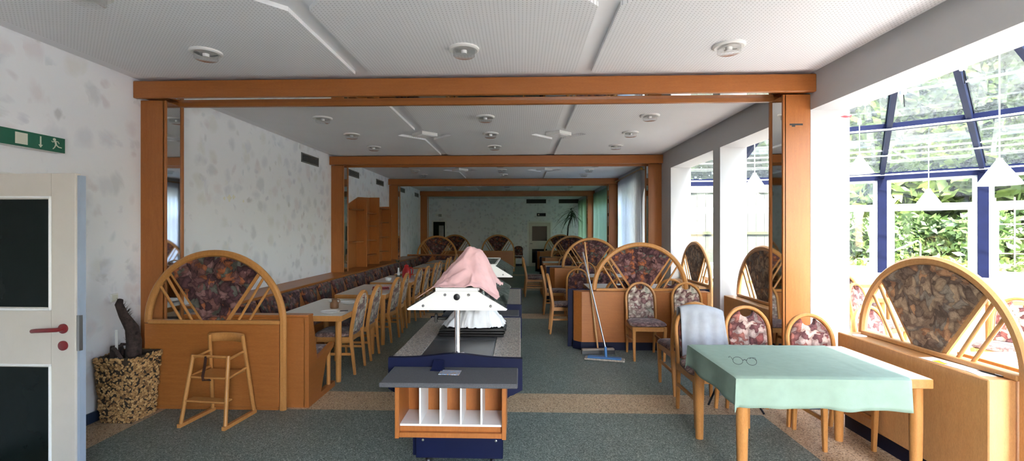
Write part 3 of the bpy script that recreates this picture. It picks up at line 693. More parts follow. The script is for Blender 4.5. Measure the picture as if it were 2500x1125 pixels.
# ------------------------------------------------------------------ chairs
def lean(z):   # rear plane of the chair: y at height z
    if z < .45: return .250-.045*(z/.45)
    return .205+.085*((z-.45)/.48)**1.15
def make_chair(label, fab, group):
    t = thing('chair', label, 'chair', (0, 0, 0), 0, group)
    for s in (-1, 1):
        MB().sweep([(s*.185, -.195, 0), (s*.195, -.20, .43)], rrect(.042, .042, .006), (0, 1, 0), scales=[.66, 1]).build('leg', 'wood_chair', t)
        MB().sweep([(s*.178, lean(0), 0), (s*.182, lean(.2), .2), (s*.188, lean(.44), .44)], rrect(.040, .040, .006), (0, 1, 0), scales=[.7, .85, 1]).build('leg', 'wood_chair', t)
        MB().box(s*.19-.011, s*.19+.011, -.19, .21, .22, .25, .004).build('stretcher', 'wood_chair', t)
    ap = MB()
    ap.box(-.195, .195, -.213, -.192, .375, .432).box(-.185, .185, .185, .205, .375, .432)
    for s in (-1, 1): ap.box(s*.195-.011, s*.195+.011, -.20, .20, .375, .432)
    ap.build('seat_frame', 'wood_chair', t)
    # cushion: rounded trapezoid, wider at the front
    out = []
    for a in range(28):
        th = 2*PI*a/28; c, s_ = math.cos(th), math.sin(th)
        px = math.copysign(abs(c)**.45, c); py = math.copysign(abs(s_)**.45, s_)
        out.append((px*(.222-.022*py), py*.218-.005))
    mb = MB(); n = 28; lv = [(.94, .432), (1.0, .442), (1.0, .458), (.93, .474), (.70, .482), (.0, .486)]
    vs_ = [(x*q, y*q, z) for q, z in lv for x, y in out]; fs = []
    for j in range(len(lv)-1):
        for i in range(n): fs.append((j*n+i, j*n+(i+1) % n, (j+1)*n+(i+1) % n, (j+1)*n+i))
    fs.append(tuple(range(n))[::-1]); mb.add(vs_, fs); mb.build('seat', 'fabric_seat', t, 50)
    # bentwood loop of the back
    za, ra = .725, .19
    pts = [(-.19, lean(.43), .43), (-.192, lean(.52), .52), (-.193, lean(.64), .64)]+[(-.193*math.cos(q), lean(za+.205*math.sin(q)), za+.205*math.sin(q)) for q in [PI*i/16 for i in range(17)]]+[(.193, lean(.64), .64), (.192, lean(.52), .52), (.19, lean(.43), .43)]
    MB().sweep(pts, rrect(.030, .044, .008), (0, -1, .15)).build('back_frame', 'wood_chair', t, 40)
    # upholstered back pad with a scooped hand hole on top
    pr = .168; arch = []
    for i in range(21):
        q = PI*i/20; arch.append((-pr*math.cos(q), za+.178*math.sin(q)))
    sc = [( -.062*math.cos(q), za+.178-.004-.058*math.sin(q)) for q in [PI*i/8 for i in range(9)]]
    top = [p for p in arch if p[0] < -.066]+sc+[p for p in arch if p[0] > .066]
    poly = [(-pr, .475), (-pr, .6)]+top+[(pr, .6), (pr, .475)]
    mb = MB(); n = len(poly); vs_ = []
    for off, k in ((-.020, .97), (-.012, 1), (.012, 1), (.018, .97)):
        for x, z in poly: vs_.append((x*k, lean(z)+off, .7+(z-.7)*(k if k < 1 else 1)))
    fs = [tuple(range(n)), tuple(range(3*n, 4*n))[::-1]]
    for j in range(3):
        for i in range(n): fs.append((j*n+i, j*n+(i+1) % n, (j+1)*n+(i+1) % n, (j+1)*n+i))
    mb.add(vs_, fs); mb.build('back_pad', fab, t, 30)
    return t
PROTO = {}
def chair(kind, x, y, rz, label, group):
    if kind not in PROTO:
        PROTO[kind] = make_chair(label, kind, group); o = PROTO[kind]; o.location = (x, y, 0); o.rotation_euler = (0, 0, R(rz)); return o
    return dup(PROTO[kind], (x, y, 0), R(rz), label, group)
GL = 'upholstered chairs along the left table row'
for k, yy in enumerate((5.49, 6.05, 7.02, 7.66, 8.66, 9.25, 10.2, 10.75, 11.85, 12.4, 13.5)):
    chair('fabric_light', -2.13+random.uniform(-.02, .02), yy, -90+random.uniform(-4, 4), f'arch backed chair at the left table row, {ORD[k]} from the viewer', GL)
chair('fabric_light', 1.615, 6.165, 0, 'cream patterned chair standing alone before the blue edged island divider', 'chairs before the island divider')
chair('fabric_light', 2.23, 6.165, 0, 'cream patterned chair half hidden behind the towel, before the island divider', 'chairs before the island divider')
chair('fabric_red', 1.64, 4.17, 2, 'chair with a grey towel over its back at the mint table', 'chairs around the mint table')
chair('fabric_shade_side', 1.70, 4.97, 181, 'chair standing back to back behind the towel chair', 'chairs around the mint table')
chair('fabric_red', 2.085, 4.18, -2, 'dark red patterned chair at the mint table, in the middle', 'chairs around the mint table')
chair('fabric_red', 2.44, 3.79, 3, 'light red patterned chair at the mint table, nearest the white pier', 'chairs around the mint table')
GRR = 'chairs in the right hand booths'
for lab, x, y, rz in (
    ('chair just behind the island divider, left one', 1.44, 7.20, 180), ('chair just behind the island divider, right one', 2.18, 7.20, 180),
    ('chair across the first right booth table, left one', 1.56, 8.42, 0), ('chair across the first right booth table, right one', 2.28, 8.42, 0),
    ('side chair left of the island divider facing the first booth table', .72, 7.65, 90),
    ('side chair at the aisle end of the second right booth table', .70, 9.35, 90),
    ('chair at the second right booth table, left one', 1.05, 9.02, 180), ('chair at the second right booth table, far left one', 1.45, 10.19, 0),
    ('chair at the second right booth table, far right one', 2.15, 10.19, 0),
    ('aisle chair in the third right booth, nearer one', .36, 11.75, 90), ('aisle chair in the third right booth, farther one', .34, 12.35, 90),
    ('chair behind the second divider, left one', 1.35, 11.2, 180), ('chair behind the second divider, right one', 1.95, 11.2, 180),
    ('chair in the third right booth, far left one', 1.25, 12.75, 0), ('chair in the third right booth, far right one', 1.9, 12.75, 0),
    ('chair behind the third divider, left one', 1.2, 15.3, 180), ('chair behind the third divider, right one', 1.9, 15.3, 180)):
    chair('fabric_dark', x, y, rz, 'arch backed '+lab, GRR)
# dark round topped chair by the far wall
t = thing('chair', 'dark upholstered round topped chair alone against the far wall', 'chair', (-.08, 21.0, 0), R(5))
MB().box(-.2, .2, -.2, .2, .40, .48, .02).build('seat', 'fabric_dark', t)
MB().prism([(-.2, .5), (.2, .5), (.2, .8)]+[(.2*math.cos(q), .8+.13*math.sin(q)) for q in [PI*i/10 for i in range(1, 10)]]+[(-.2, .8)], 'xz', .17, .21).build('backrest', 'fabric_dark', t)
for sx in (-.17, .17):
    for sy in (-.17, .17): MB().tube([(sx, sy, 0), (sx, sy, .41)], .014, 8, up=(1, 0, 0)).build('leg', 'brass', t)
    MB().tube([(sx*1.1, .19, .41), (sx*1.1, .19, .6)], .014, 8, up=(1, 0, 0)).build('back_post', 'brass', t)

# ------------------------------------------------------------------ tables
TH = .725
def make_table(label, lx, ly, mat, group, legr=.034):
    t = thing('table', label, 'table', (0, 0, 0), 0, group)
    a, b_ = lx/2, ly/2
    MB().box(-a+.006, a-.006, -b_+.006, b_-.006, TH-.012, TH, .002).build('table_top', mat, t)
    ed = MB(); z0, z1 = TH-.06, TH-.001
    ed.box(-a, a, -b_, -b_+.022, z0, z1, .004).box(-a, a, b_-.022, b_, z0, z1, .004).box(-a, -a+.022, -b_+.022, b_-.022, z0, z1).box(a-.022, a, -b_+.022, b_-.022, z0, z1).box(-a+.02, a-.02, -b_+.02, b_-.02, TH-.03, TH-.013)
    ed.build('edge', 'wood_chair', t)
    for sx in (-1, 1):
        for sy in (-1, 1):
            MB().lathe([(legr*.8, 0), (legr*.85, .05), (legr, .4), (legr, TH-.03)], (sx*(a-.06), sy*(b_-.06), 0), 14).build('leg', 'wood_chair', t, 40)
    return t
TP = {}
def table(key, x, y, rz, label, group, lx=1.28, ly=.74, mat='laminate', legr=.034):
    if key not in TP:
        TP[key] = make_table(label, lx, ly, mat, group, legr); o = TP[key]; o.location = (x, y, 0); o.rotation_euler = (0, 0, R(rz)); return o
    return dup(TP[key], (x, y, 0), R(rz), label, group)
for k, yy in enumerate((5.64, 7.29, 8.87, 10.48, 12.13, 13.73)):
    table('left', -2.29, yy, 90, ['white topped table nearest the viewer in the left row, with plates and a jug', 'white topped table second in the left row, red napkins on it', 'white topped table third in the left row, red jug on it', 'white topped table fourth in the left row, red tray on it', 'bare white topped table fifth in the left row', 'bare white topped table last in the left row'][k], 'tables along the left bench')
table('right', 1.80, 7.80, 0, 'white topped table directly behind the island divider', 'tables in the right booths', 1.45, .72)
table('right', 1.72, 9.62, 0, 'white topped table before the second divider', 'tables in the right booths')
table('right', 1.36, 11.9, 0, 'white topped table behind the second divider', 'tables in the right booths')
table('right', 1.36, 13.6, 0, 'white topped table before the third divider', 'tables in the right booths')
table('right', 1.36, 15.95, 0, 'white topped table in the dark behind the third divider', 'tables in the right booths')
GT = table('mint', 1.955, 3.42, 0, 'beech table under the mint green cloth in the right foreground', None, 1.20, .84, 'laminate_white', .036)
GC = 'white tables in the glazed annex'
table('annex', 3.72, 3.05, 90, 'white table directly behind the nearest arched divider', GC, 1.3, .8, 'laminate_white')
for lab, x, y, rz in (('white table at the right picture edge under the annex window', 6.75, 6.75, 0), ('white table seen between pier and arched divider in the annex', 6.2, 8.6, 0), ('white table beyond the second arched divider', 4.6, 7.2, 90), ('white table beyond the third arched divider', 4.3, 9.2, 0)):
    table('annex', x, y, rz, lab, GC)
GA = 'chairs in the glazed annex'
for lab, x, y, rz in (('chair in the annex seen through the left slats of the nearest arch', 3.35, 4.28, 20), ('red patterned chair in the annex seen through the right slats of the nearest arch', 4.95, 4.95, -62), ('chair in the annex at the right edge behind the nearest arch', 6.0, 5.55, 180), ('chair in the annex beside the far white table', 5.55, 7.9, 100), ('chair in the annex behind the second arched divider', 3.75, 6.0, 60), ('chair in the annex behind the third arched divider', 3.7, 8.1, 60), ('chair in the annex partly hidden by the fan of the nearest arch', 4.6, 6.2, 30)):
    chair('fabric_red', x, y, rz, lab, GA)

# mint cloth
def cloth_table():
    x0, x1, y0, y1 = -.60, .46, -.42, .42; dl, df, db = .17, .185, .12; z = TH+.004
    nu, nv = 60, 52
    us = np.linspace(x0-dl, x1, nu+1); vs2 = np.linspace(y0-df, y1+db, nv+1)
    P = []
    for v in vs2:
        for u in us:
            ex = max(0, x0-u); ey = max(0, y0-v); eb = max(0, v-y1)
            px, py = max(u, x0), min(max(v, y0), y1); drop = max(ex, ey, eb)
            pz = z
            if ex > 0 and ey == 0 and eb == 0: px = x0-.008-.04*ex-.012*math.sin(v*14)*ex/dl; pz = z-ex
            elif ey > 0 and ex == 0:
                k = ey/df; px = u; py = y0-.008-.03*ey-.016*k*math.sin(u*13+.5)-.006*k*math.sin(u*31); pz = z-ey*(1+.10*(u-x0))-.004*math.sin(u*20)*k
            elif eb > 0 and ex == 0: py = y1+.008; pz = z-eb
            elif ex > 0 and (ey > 0 or eb > 0):
                e2 = ey or eb; sg = -1 if ey else 1; m_ = max(ex, e2); q = math.atan2(e2, ex)
                px = x0-.008-.05*m_*math.cos(q)-.05*math.sin(2*q)*m_; py = (y0 if ey else y1)+sg*(.008+.05*m_*math.sin(q)+.05*math.sin(2*q)*m_); pz = z-m_*(1+.18*math.sin(2*q))
            else:
                for fx in (-.28, .04, .30): pz += .004*math.exp(-((u-fx-.02*v)/.006)**2)
                pz += .0012*math.sin(u*23+v*7)
            P.append((px, py, pz))
    mb = MB(); mb.add(P, [(j*(nu+1)+i, j*(nu+1)+i+1, (j+1)*(nu+1)+i+1, (j+1)*(nu+1)+i) for j in range(nv) for i in range(nu)])
    o = mb.build('tablecloth', 'mint_cloth', None, 50, (1.955, 3.42, 0), 0, .002)
    tag(o, 'mint green cloth over the right foreground table, creased and hanging down in front', 'tablecloth')
cloth_table()
# wire spectacles on the cloth
t = thing('eyeglasses', 'thin wire eyeglasses lying on the mint tablecloth', 'glasses', (1.525, 3.26, TH+.008), R(-12)); t.scale = (1.2, 1.2, 1.2)
for s in (-1, 1):
    MB().tube([(s*.036+.026*math.cos(q), .0+.012*math.sin(q), .020+.018*math.sin(q)) for q in [2*PI*i/20 for i in range(20)]], .0011, 6, True, up=(0, 1, .2)).build('rim', 'black_metal', t, 60)
    MB().tube([(s*.062, .002, .024), (s*.066, .05, .030), (s*.060, .115, .012), (s*.056, .125, .003)], .0011, 6, up=(0, 0, 1)).build('temple', 'black_metal', t, 60)
MB().tube([(-.010, 0, .024), (0, 0, .029), (.010, 0, .024)], .0016, 6, up=(0, 1, 0)).build('bridge', 'black_metal', t, 60)
# towel over the chair back
def towel():
    X0, Y0 = 1.665, 4.455
    nu, nv = 26, 34; P = []
    for j in range(nv+1):
        s = j/nv*.62-.16      # <0 back side, >0 front side hang
        for i in range(nu+1):
            u = (i/nu-.5); wd = .38+.05*(j/nv)
            x = u*wd+.02*(j/nv)
            top = .945-.035*(u*2+.2)**2
            if s < 0: y = .052+.02*abs(s)*math.sin(u*20); z = top+s
            else: y = -.055-.085*(s/.46)-.010*math.sin(u*22+s*6)*min(1, s*6)-.012*math.sin(u*9+2)*s*3; z = top-s*(.95+.05*math.sin(u*5))
            if -.03 < s < .03: y = .0-.055*(s/.03)*.95; z = top+.010*(1-abs(s)/.03)
            P.append((X0+x, Y0+y, z))
    mb = MB(); mb.add(P, [(j*(nu+1)+i, j*(nu+1)+i+1, (j+1)*(nu+1)+i+1, (j+1)*(nu+1)+i) for j in range(nv) for i in range(nu)])
    tag(mb.build('towel', 'grey_cloth', None, 60, solid=.004), 'light grey towel hung over a chair back at the mint table', 'towel')
towel()
# black folding stand
t = thing('folding_stand', 'black folding tripod stand on the floor behind the mint table', 'stand', (2.0, 4.60, 0))
MB().tube([(0, 0, .10), (0, 0, .62)], .014, 8, up=(1, 0, 0)).build('pole', 'black_metal', t, 60)
for fx, fy in ((-.24, -.12), (.17, -.33), (.10, .12)):
    MB().tube([(fx, fy, .008), (0, 0, .40)], .009, 6, up=(1, 0, 0)).build('leg', 'black_metal', t, 60); MB().tube([(fx*.5, fy*.5, .205), (0, 0, .12)], .006, 6, up=(1, 0, 0)).build('brace', 'black_metal', t, 60)

# ------------------------------------------------------------------ arched fan dividers
ARR = .635
def arch_parts(t, yb, zb, fab, mat='wood_pale', legs='r'):
    """semicircular bentwood arch with a fan panel, in the local xz plane at y = yb, springing at zb"""
    pts = [(-ARR*math.cos(q), yb, zb+ARR*math.sin(q)) for q in [PI*i/36 for i in range(37)]]
    if 'r' in legs: pts += [(ARR, yb, zb*.5), (ARR, yb, 0.0)]
    if 'l' in legs: pts = [(-ARR, yb, 0.0), (-ARR, yb, zb*.5)]+pts
    MB().sweep(pts, rrect(.062, .05, .016), (0, 1, 0)).build('arch', mat, t, 40)
    ri = ARR-.03
    a1 = 41.5
    poly = [(-.105, zb+.02)]+[(ri*math.sin(R(q)), zb+ri*math.cos(R(q))) for q in [-a1+2*a1*i/18 for i in range(19)]]+[(.105, zb+.02)]
    fp = MB().prism(poly, 'xz', yb-.018, yb+.018).build('fan_panel', fab, t, 30)
    for s in (-1, 1):
        MB().sweep([(s*.113, yb, zb+.015), (s*(ri*math.sin(R(a1))+.008), yb, zb+ri*math.cos(R(a1)))], rect(.040, .016), (0, 1, 0)).build('fan_edge', mat, fp)
        for (xt, zt), xb in (((.525, .345), .315), ((.462, .425), .215)):
            MB().tube([(s*xb, yb, zb+.01), (s*xt, yb, zb+zt)], .0125, 8, up=(0, 1, 0)).build('spindle', mat, t, 60)
    MB().box(-ARR+.02, ARR-.02, yb-.035, yb+.035, zb-.012, zb+.022, .005).build('rail', mat, t)
def thick_divider(label, cy_, fab):
    t = thing('arched_divider', label, 'divider', (2.85, cy_, 0), R(-90), 'arched dividers in the open bays')
    # local x runs toward -Y of the hall (near), y across
    MB().box(-.70, ARR-.045, -.165, .165, .12, .787, .006).build('box', 'wood_pale', t)
    MB().box(-.66, ARR-.08, -.13, .13, 0, .12).build('plinth', 'plinth_dark', t)
    arch_parts(t, 0, .80, fab)
    return t
thick_divider('large arched fan divider in the right foreground on a beech box', 3.385, 'fabric_shade_side')
thick_divider('arched fan divider in the bay between the nearest frame and the white pier', 5.62, 'fabric_shade_side')
thick_divider('arched fan divider in the bay beyond the white pier', 7.80, 'fabric_shade_side')
# left front divider: thin panel with arch, its back to the viewer
def panel_divider(label, cx_, cy_, fab, rz=0):
    t = thing('arched_divider', label, 'divider', (cx_, cy_, 0), R(rz), 'arched dividers at the left booths')
    MB().box(-ARR-.02, ARR-.03, -.02, .03, .03, .79, .003).build('panel', 'wood_across', t)
    MB().box(-ARR-.01, ARR-.04, -.01, .025, 0, .03).build('plinth', 'wood_across', t)
    arch_parts(t, 0, .80, fab, 'wood_chair'); return t
panel_divider('arched fan divider with dark panel behind the high chair', -2.812, 4.25, 'fabric_dark')
panel_divider('arched fan divider closing the left booth at its far end', -2.72, 15.25, 'fabric_dark')
panel_divider('arched fan divider against the far wall, left one', -2.62, 18.7, 'fabric_dark')
panel_divider('arched fan divider against the far wall, right one', -.90, 18.7, 'fabric_dark')
# island dividers on the right: chamfered body, blue backing panel
def island(label, yf):
    t = thing('island_divider', label, 'divider', (1.67, yf, 0), 0, 'island dividers along the right booths')
    w_ = .93
    MB().prism([(-w_, .20), (-w_, .10), (-w_+.10, 0), (w_-.02, 0), (w_-.02, .20)], 'xy', .11, .79).build('body', 'wood_across', t)
    MB().prism([(-w_-.01, .20), (-w_-.01, .105), (-w_+.09, .01), (w_-.03, .01), (w_-.03, .20)], 'xy', 0, .11).build('plinth', 'plinth_dark', t)
    MB().prism([(-w_, .20), (-w_, .098), (-w_+.10, -.003), (w_-.02, -.003), (w_-.02, .20)], 'xy', .79, .80).build('ledge', 'wood_across', t)
    MB().box(-w_-.07, w_+.05, .20, .225, 0, .815, .004).build('backing', 'blue_paint', t)
    MB().box(w_-.06, w_-.02, -.008, 0, .11, .79).build('lipping', 'wood_pale', t)
    arch_parts(t, .15, .81, 'fabric_dark', 'wood_chair', ''); return t
i0 = island('blue edged island divider with arched fan, nearest on the right', 6.50)
dup(i0, (1.59, 10.52, 0), 0, 'island divider with arched fan, second on the right', 'island dividers along the right booths')
dup(i0, (1.59, 14.45, 0), 0, 'island divider with arched fan, third on the right', 'island dividers along the right booths')
dup(i0, (1.59, 18.6, 0), 0, 'island divider with arched fan, farthest on the right in the dark', 'island dividers along the right booths')

# ------------------------------------------------------------------ benches on the left
t = thing('wall_bench', 'long upholstered beech bench running along the left wall', 'bench', (XL, 0, 0))
y0, y1 = 4.95, 14.57
MB().box(0, .47, y0, y1, .80, .83, .006).build('ledge', 'wood_along', t)
MB().prism([(.46, .80), (.54, .44), (.50, .44), (.42, .80)], 'xz', y0, y1).build('backrest', 'wood_along', t)
MB().box(.03, .98, y0, y1, .35, .40, .004).build('seat_board', 'wood_along', t)
MB().box(.80, .83, y0, y1, 0, .35).build('front_board', 'wood_along', t)
nseg = int((y1-y0)/.56)
for i in range(nseg):
    ya = 5.02+.56*i; yb = ya+.55; ym = (ya+yb)/2
    mb = MB(); q = [(.465, ya+.01, .795), (.465, yb-.01, .795), (.535, ym+.14, .47), (.535, ym-.14, .47)]
    o_ = Vector((.028, 0, .006)); cq = [Vector(p)+o_*.6 for p in q]; ctr = sum(cq, Vector())/4
    iq = [Vector(p)+o_*1.3+(ctr-Vector(p))*.14 for p in q]
    mb.add([Vector(p) for p in q]+cq+iq, [(3, 2, 1, 0)]+[(i_, (i_+1) % 4, 4+(i_+1) % 4, 4+i_) for i_ in range(4)]+[(4+i_, 4+(i_+1) % 4, 8+(i_+1) % 4, 8+i_) for i_ in range(4)]+[(8, 9, 10, 11)])
    mb.build('back_cushion', 'fabric_dark', t, 25)
    MB().box(.53, .98, ya+.002, yb+.004, .40, .465, .02).build('seat_cushion', 'fabric_seat', t)
def end_bench(label, x0, x1, yb, s):
    """bench across the booth: back at yb, seat toward s*Y"""
    t = thing('bench', label, 'bench', (0, yb, 0), 0, 'benches closing the left booths')
    P = lambda pts: [(p*s, q) for p, q in pts]
    MB().prism(P([(0, 0), (0, .84), (.09, .84), (.16, .50), (.16, 0)]), 'yz', x0, x1-.04).build('back_board', 'wood_across', t)
    MB().box(x0, x1, min(-.012*s, .10*s), max(-.012*s, .10*s), .835, .86, .006).build('ledge', 'wood_across', t)
    MB().box(x0, x1-.04, min(.15*s, .55*s), max(.15*s, .55*s), .36, .40).build('seat_board', 'wood_across', t)
    MB().box(x0, x1-.045, min(.16*s, .58*s), max(.16*s, .58*s), .40, .455, .02).build('seat_cushion', 'fabric_seat', t)
    sp = MB().prism(P([(0, 0), (0, .84), (.085, .84), (.185, .40), (.575, .475), (.60, .455), (.56, .42), (.40, .36), (.27, .055), (.62, .055), (.62, 0)]), 'yz', x1-.045, x1)
    sp.build('side_panel', 'wood_along', t)
    MB().tube([(x1-.022, s*.50, .03), (x1-.022, s*.50, .44)], .020, 10, up=(1, 0, 0)).build('leg', 'wood_chair', t, 60)
    n = 2
    for i in range(n):
        wd = (x1-x0-.1)/n; xa = x0+.03+i*wd; xm = xa+wd/2
        mb = MB(); q = [Vector((xa+.02, s*.10, .82)), Vector((xa+wd-.02, s*.10, .82)), Vector((xm+.16, s*.163, .50)), Vector((xm-.16, s*.163, .50))]
        mb.add(q+[p+Vector((0, s*.03, 0)) for p in q], [(0, 1, 2, 3), (7, 6, 5, 4)]+[(i_, (i_+1) % 4, 4+(i_+1) % 4, 4+i_) for i_ in range(4)]); mb.build('back_cushion', 'fabric_dark', t, 25)
end_bench('short bench right behind the front arched divider, seen from its side', -3.15, -1.965, 4.31, 1)
end_bench('short bench before the far arched divider of the left booth', XL+.01, -1.965, 15.2, -1)

# wall shelves standing on the bench ledge
t = thing('wall_shelf', 'tall beech wall shelf with stepped top standing on the bench ledge', 'shelf', (XL, 0, .83))
prof = [(9.84, 0), (9.84, 1.36), (10.5, 1.56), (11.3, 1.60), (11.3, 1.42), (11.6, 1.40), (12.35, 1.43), (12.35, 0)]
MB().prism(prof, 'yz', 0, .02).build('back_panel', 'wood_upright', t)
for yy, h_ in ((10.36, 1.5), (11.28, 1.6), (12.33, 1.43)): MB().box(.02, .26, yy-.012, yy+.012, 0, h_, .003).build('upright', 'wood_upright', t)
for ya, yb, zs in ((10.37, 11.27, (.22, .56, .90, 1.2)), (11.29, 12.32, (.25, .62, 1.0, 1.36)), (9.60, 10.35, (.55, 1.25)), (12.34, 12.60, (.55, 1.18))):
    for zz in zs: MB().box(.02 if ya > 9.7 else .02, .20, ya, yb, zz, zz+.022, .003).build('shelf_board', 'wood_along', t)

# ------------------------------------------------------------------ buffet carts
CXc = -.432
def cart(label, yn, first):
    t = thing('buffet_cart', label, 'buffet', (CXc, yn, 0), 0, 'buffet carts in the aisle')
    W = .432; L = 1.46; ZT_ = .80
    MB().box(-W, -.245, .02, L, ZT_-.04, ZT_, .004).box(.245, W, .02, L, ZT_-.04, ZT_, .004).build('granite_border', 'granite', t)
    MB().box(-.243, .243, .02, L, ZT_-.045, ZT_-.004).build('hot_plate', 'hotplate', t)
    for i in range(3): MB().box(-.235, .235, .05+.47*i, .05+.47*i+.455, ZT_-.006, ZT_, .002).build('plate_field', 'hotplate', t)
    # blue end panels with a raised swell
    def endp(ya, yb):
        top = [(x, ZT_+.005+.028*math.exp(-(x/.19)**2)) for x in [(-W-.012)+(2*W+.024)*i/24 for i in range(25)]]
        poly = [(-W-.012, ZT_-.20), (-W+.05, ZT_-.235)]+[(-W+.05+.06*math.sin(PI/2*i/5), ZT_-.235-.10*(1-math.cos(PI/2*i/5))) for i in range(1, 6)]+[(-.30, ZT_-.40), (.30, ZT_-.40)]+[(W-.05-.06*math.sin(PI/2*(5-i)/5), ZT_-.235-.10*(1-math.cos(PI/2*(5-i)/5))) for i in range(0, 5)]+[(W-.05, ZT_-.235), (W+.012, ZT_-.20)]
        MB().prism(poly+top[::-1], 'xz', ya, yb).build('end_panel', 'blue_paint', t, 30)
    endp(-.02, .02); endp(L, L+.03)
    for s in (-1, 1): MB().box(s*(W-.10), s*(W-.08), .02, L, ZT_-.24, ZT_-.04).build('side_panel', 'blue_paint', t)
    MB().box(-.29, .29, .03, L-.03, .14, ZT_-.06).build('core', 'blue_paint', t)
    MB().box(-.258, .316, -.03, .03, .15, .40, .004).build('front_board', 'blue_paint', t)
    for sx in (-.2, .24):
        for sy in (.14, L-.14):
            c = MB(); c.lathe([(0, -.015), (.055, -.015), (.06, 0), (.055, .015), (0, .015)], n=16); c.v = [(sx+z, sy-.02+x, .06+y) for x, y, z in c.v]
            fk = MB().box(sx-.025, sx+.025, sy-.05, sy+.03, .095, .14, .004).build('castor_fork', 'chrome', t); c.build('castor', 'black_plastic', fk)
    # grey slab and cutlery box at the near end
    SZ = .748
    MB().box(-.405, .415, -.36, -.02, SZ-.028, SZ, .006).build('slab', 'slab_grey', t)
    x0, x1, ya, yb, z0, z1 = -.325, .345, -.30, -.03, .395, SZ-.028
    bx = MB().box(x0, x0+.025, ya, yb, z0, z1, .002).box(x1-.025, x1, ya, yb, z0, z1, .002).box(x0+.025, x1-.025, yb-.015, yb, z0, z1).box(x0+.025, x1-.025, ya+.02, yb, z0, z0+.03).box(x0+.025, x1-.025, ya+.005, ya+.03, z0+.005, z0+.035, .002).box(x0+.025, x1-.025, ya+.03, ya+.05, z0+.03, z0+.07).box(x0+.025, x1-.025, ya+.01, yb, z1-.02, z1-.004)
    cb = bx.build('cutlery_box', 'wood_pale' if False else 'wood_upright', t)
    MB().box(x0+.027, x1-.027, ya+.02, yb-.02, z0+.07, z0+.082).build('box_floor', 'laminate_white', cb)
    for i in range(1, 5):
        xx = x0+.025+(x1-x0-.05)*i/5; MB().box(xx-.005, xx+.005, ya+.02, yb-.016, z0+.08, z1-.02).build('box_divider', 'laminate_white', cb)
    for sx in (-.21, .27):
        c = MB().lathe([(0, 0), (.008, 0), (.008, .004), (0, .006)], n=10); c.v = [(sx+x, -.030-z, .27+y) for x, y, z in c.v]; c.build('screw', 'chrome', t)
    # sneeze guard
    zg0, zg1 = 1.105, 1.235
    for yy in (.09, L-.12):
        MB().lathe([(.05, 0), (.05, .006), (.022, .01), (.0185, .02), (.0185, zg0-ZT_+.04), (0, zg0-ZT_+.04)], (0, yy+.01, ZT_), 16).build('guard_post', 'chrome', t, 40)
        r_ = .02
        ge = MB().prism([(-.335, zg0), (.335, zg0), (.342, zg0+.008), (.14, zg1), (-.14, zg1), (-.342, zg0+.008)], 'xz', yy-.02, yy-.004).build('guard_end', 'white_paint', t)
        MB().box(-.145, .145, yy-.03, yy+.0, zg1, zg1+.022, .003).build('guard_cap', 'white_paint', t)
        for sx, sz, rr in ((-.23, .03, .009), (.23, .03, .009), (-.08, .105, .009), (.08, .105, .009), (0, .09, .022)):
            c = MB().lathe([(0, 0), (rr, 0), (rr, .006), (rr*.6, .01), (0, .01)], n=14); c.v = [(sx+x, yy-.02-z, zg0+sz+y) for x, y, z in c.v]; c.build('bolt', 'black_metal' if rr > .01 else 'steel', ge)
    yA, yB = .09, L-.12
    for s in (-1, 1):
        MB().prism([(s*.335, zg0+.012), (s*.138, zg1+.002), (s*.138, zg1+.010), (s*.337, zg0+.02)], 'xz', yA, yB).build('guard_glass', 'guard_glass', t, None)
        MB().box(s*.15, s*.13, yA, yB, zg1+.002, zg1+.02).build('guard_rail', 'white_paint', t)
    MB().box(-.13, .13, yA, yB, zg1+.006, zg1+.016).build('guard_top', 'guard_glass', t, None)
    return t
cart('buffet cart in the foreground, grey slab and cutlery box at its end, cloths on it', 3.11, True)
cart('second buffet cart farther up the aisle, behind the foreground cart', 5.34, False)
# leaflet and blue holder on the slab
t = thing('leaflet', 'small blue and yellow printed leaflet on the grey slab', 'leaflet', (-.445, 2.96, .7485), R(-3))
MB().box(-.065, .065, -.045, .045, 0, .004).build('sheet', 'leaflet_print', t, None)
t = thing('leaflet_holder', 'dark blue plastic holder standing on the grey slab', 'holder', (-.535, 3.02, .748), R(-8))
MB().box(-.04, .04, -.03, .03, 0, .006).build('base', 'blue_paint', t); MB().prism([(-.03, .0), (.03, .0), (.035, .055), (.028, .055)], 'yz', -.035, .035).build('tray', 'blue_paint', t)
# trays with crumpled white cloth, ladle
for i in range(3):
    mb = MB().box(-.255, .255, -.19, .19, 0, .008, .003)
    for a in ((-.265, -.245, -.2, .2), (.245, .265, -.2, .2), (-.265, .265, -.2, -.18), (-.265, .265, .18, .2)): mb.box(*a, .004, .020, .003)
    tag(mb.build('tray', 'black_plastic', None, 35, (-.39+.004*i, 3.93, .801+.021*i), R(1.5*i-2)), f'black serving tray under the white cloth, {["lowest", "middle", "top"][i]} of its stack', 'tray', 'serving trays on the buffet')
def fnoise(x, y, k=1.0, sd=0):
    return (math.sin(x*13*k+sd+1.7*math.sin(y*9*k+sd))+math.sin(y*17*k-sd*1.3+2.1*math.sin(x*11*k))+.6*math.sin((x+y)*29*k+sd))/2.6
def ridged(x, y, k, sd): return 1-abs(fnoise(x, y, k, sd))*1.6
from mathutils import noise as mn_
def wrinkle(x, y, k, sd):
    w0 = mn_.noise(Vector((x*k*.5+sd, y*k*.5, sd))); return 1-2*abs(mn_.noise(Vector((x*k+w0*1.5, y*k*.8+w0, sd*1.7))))
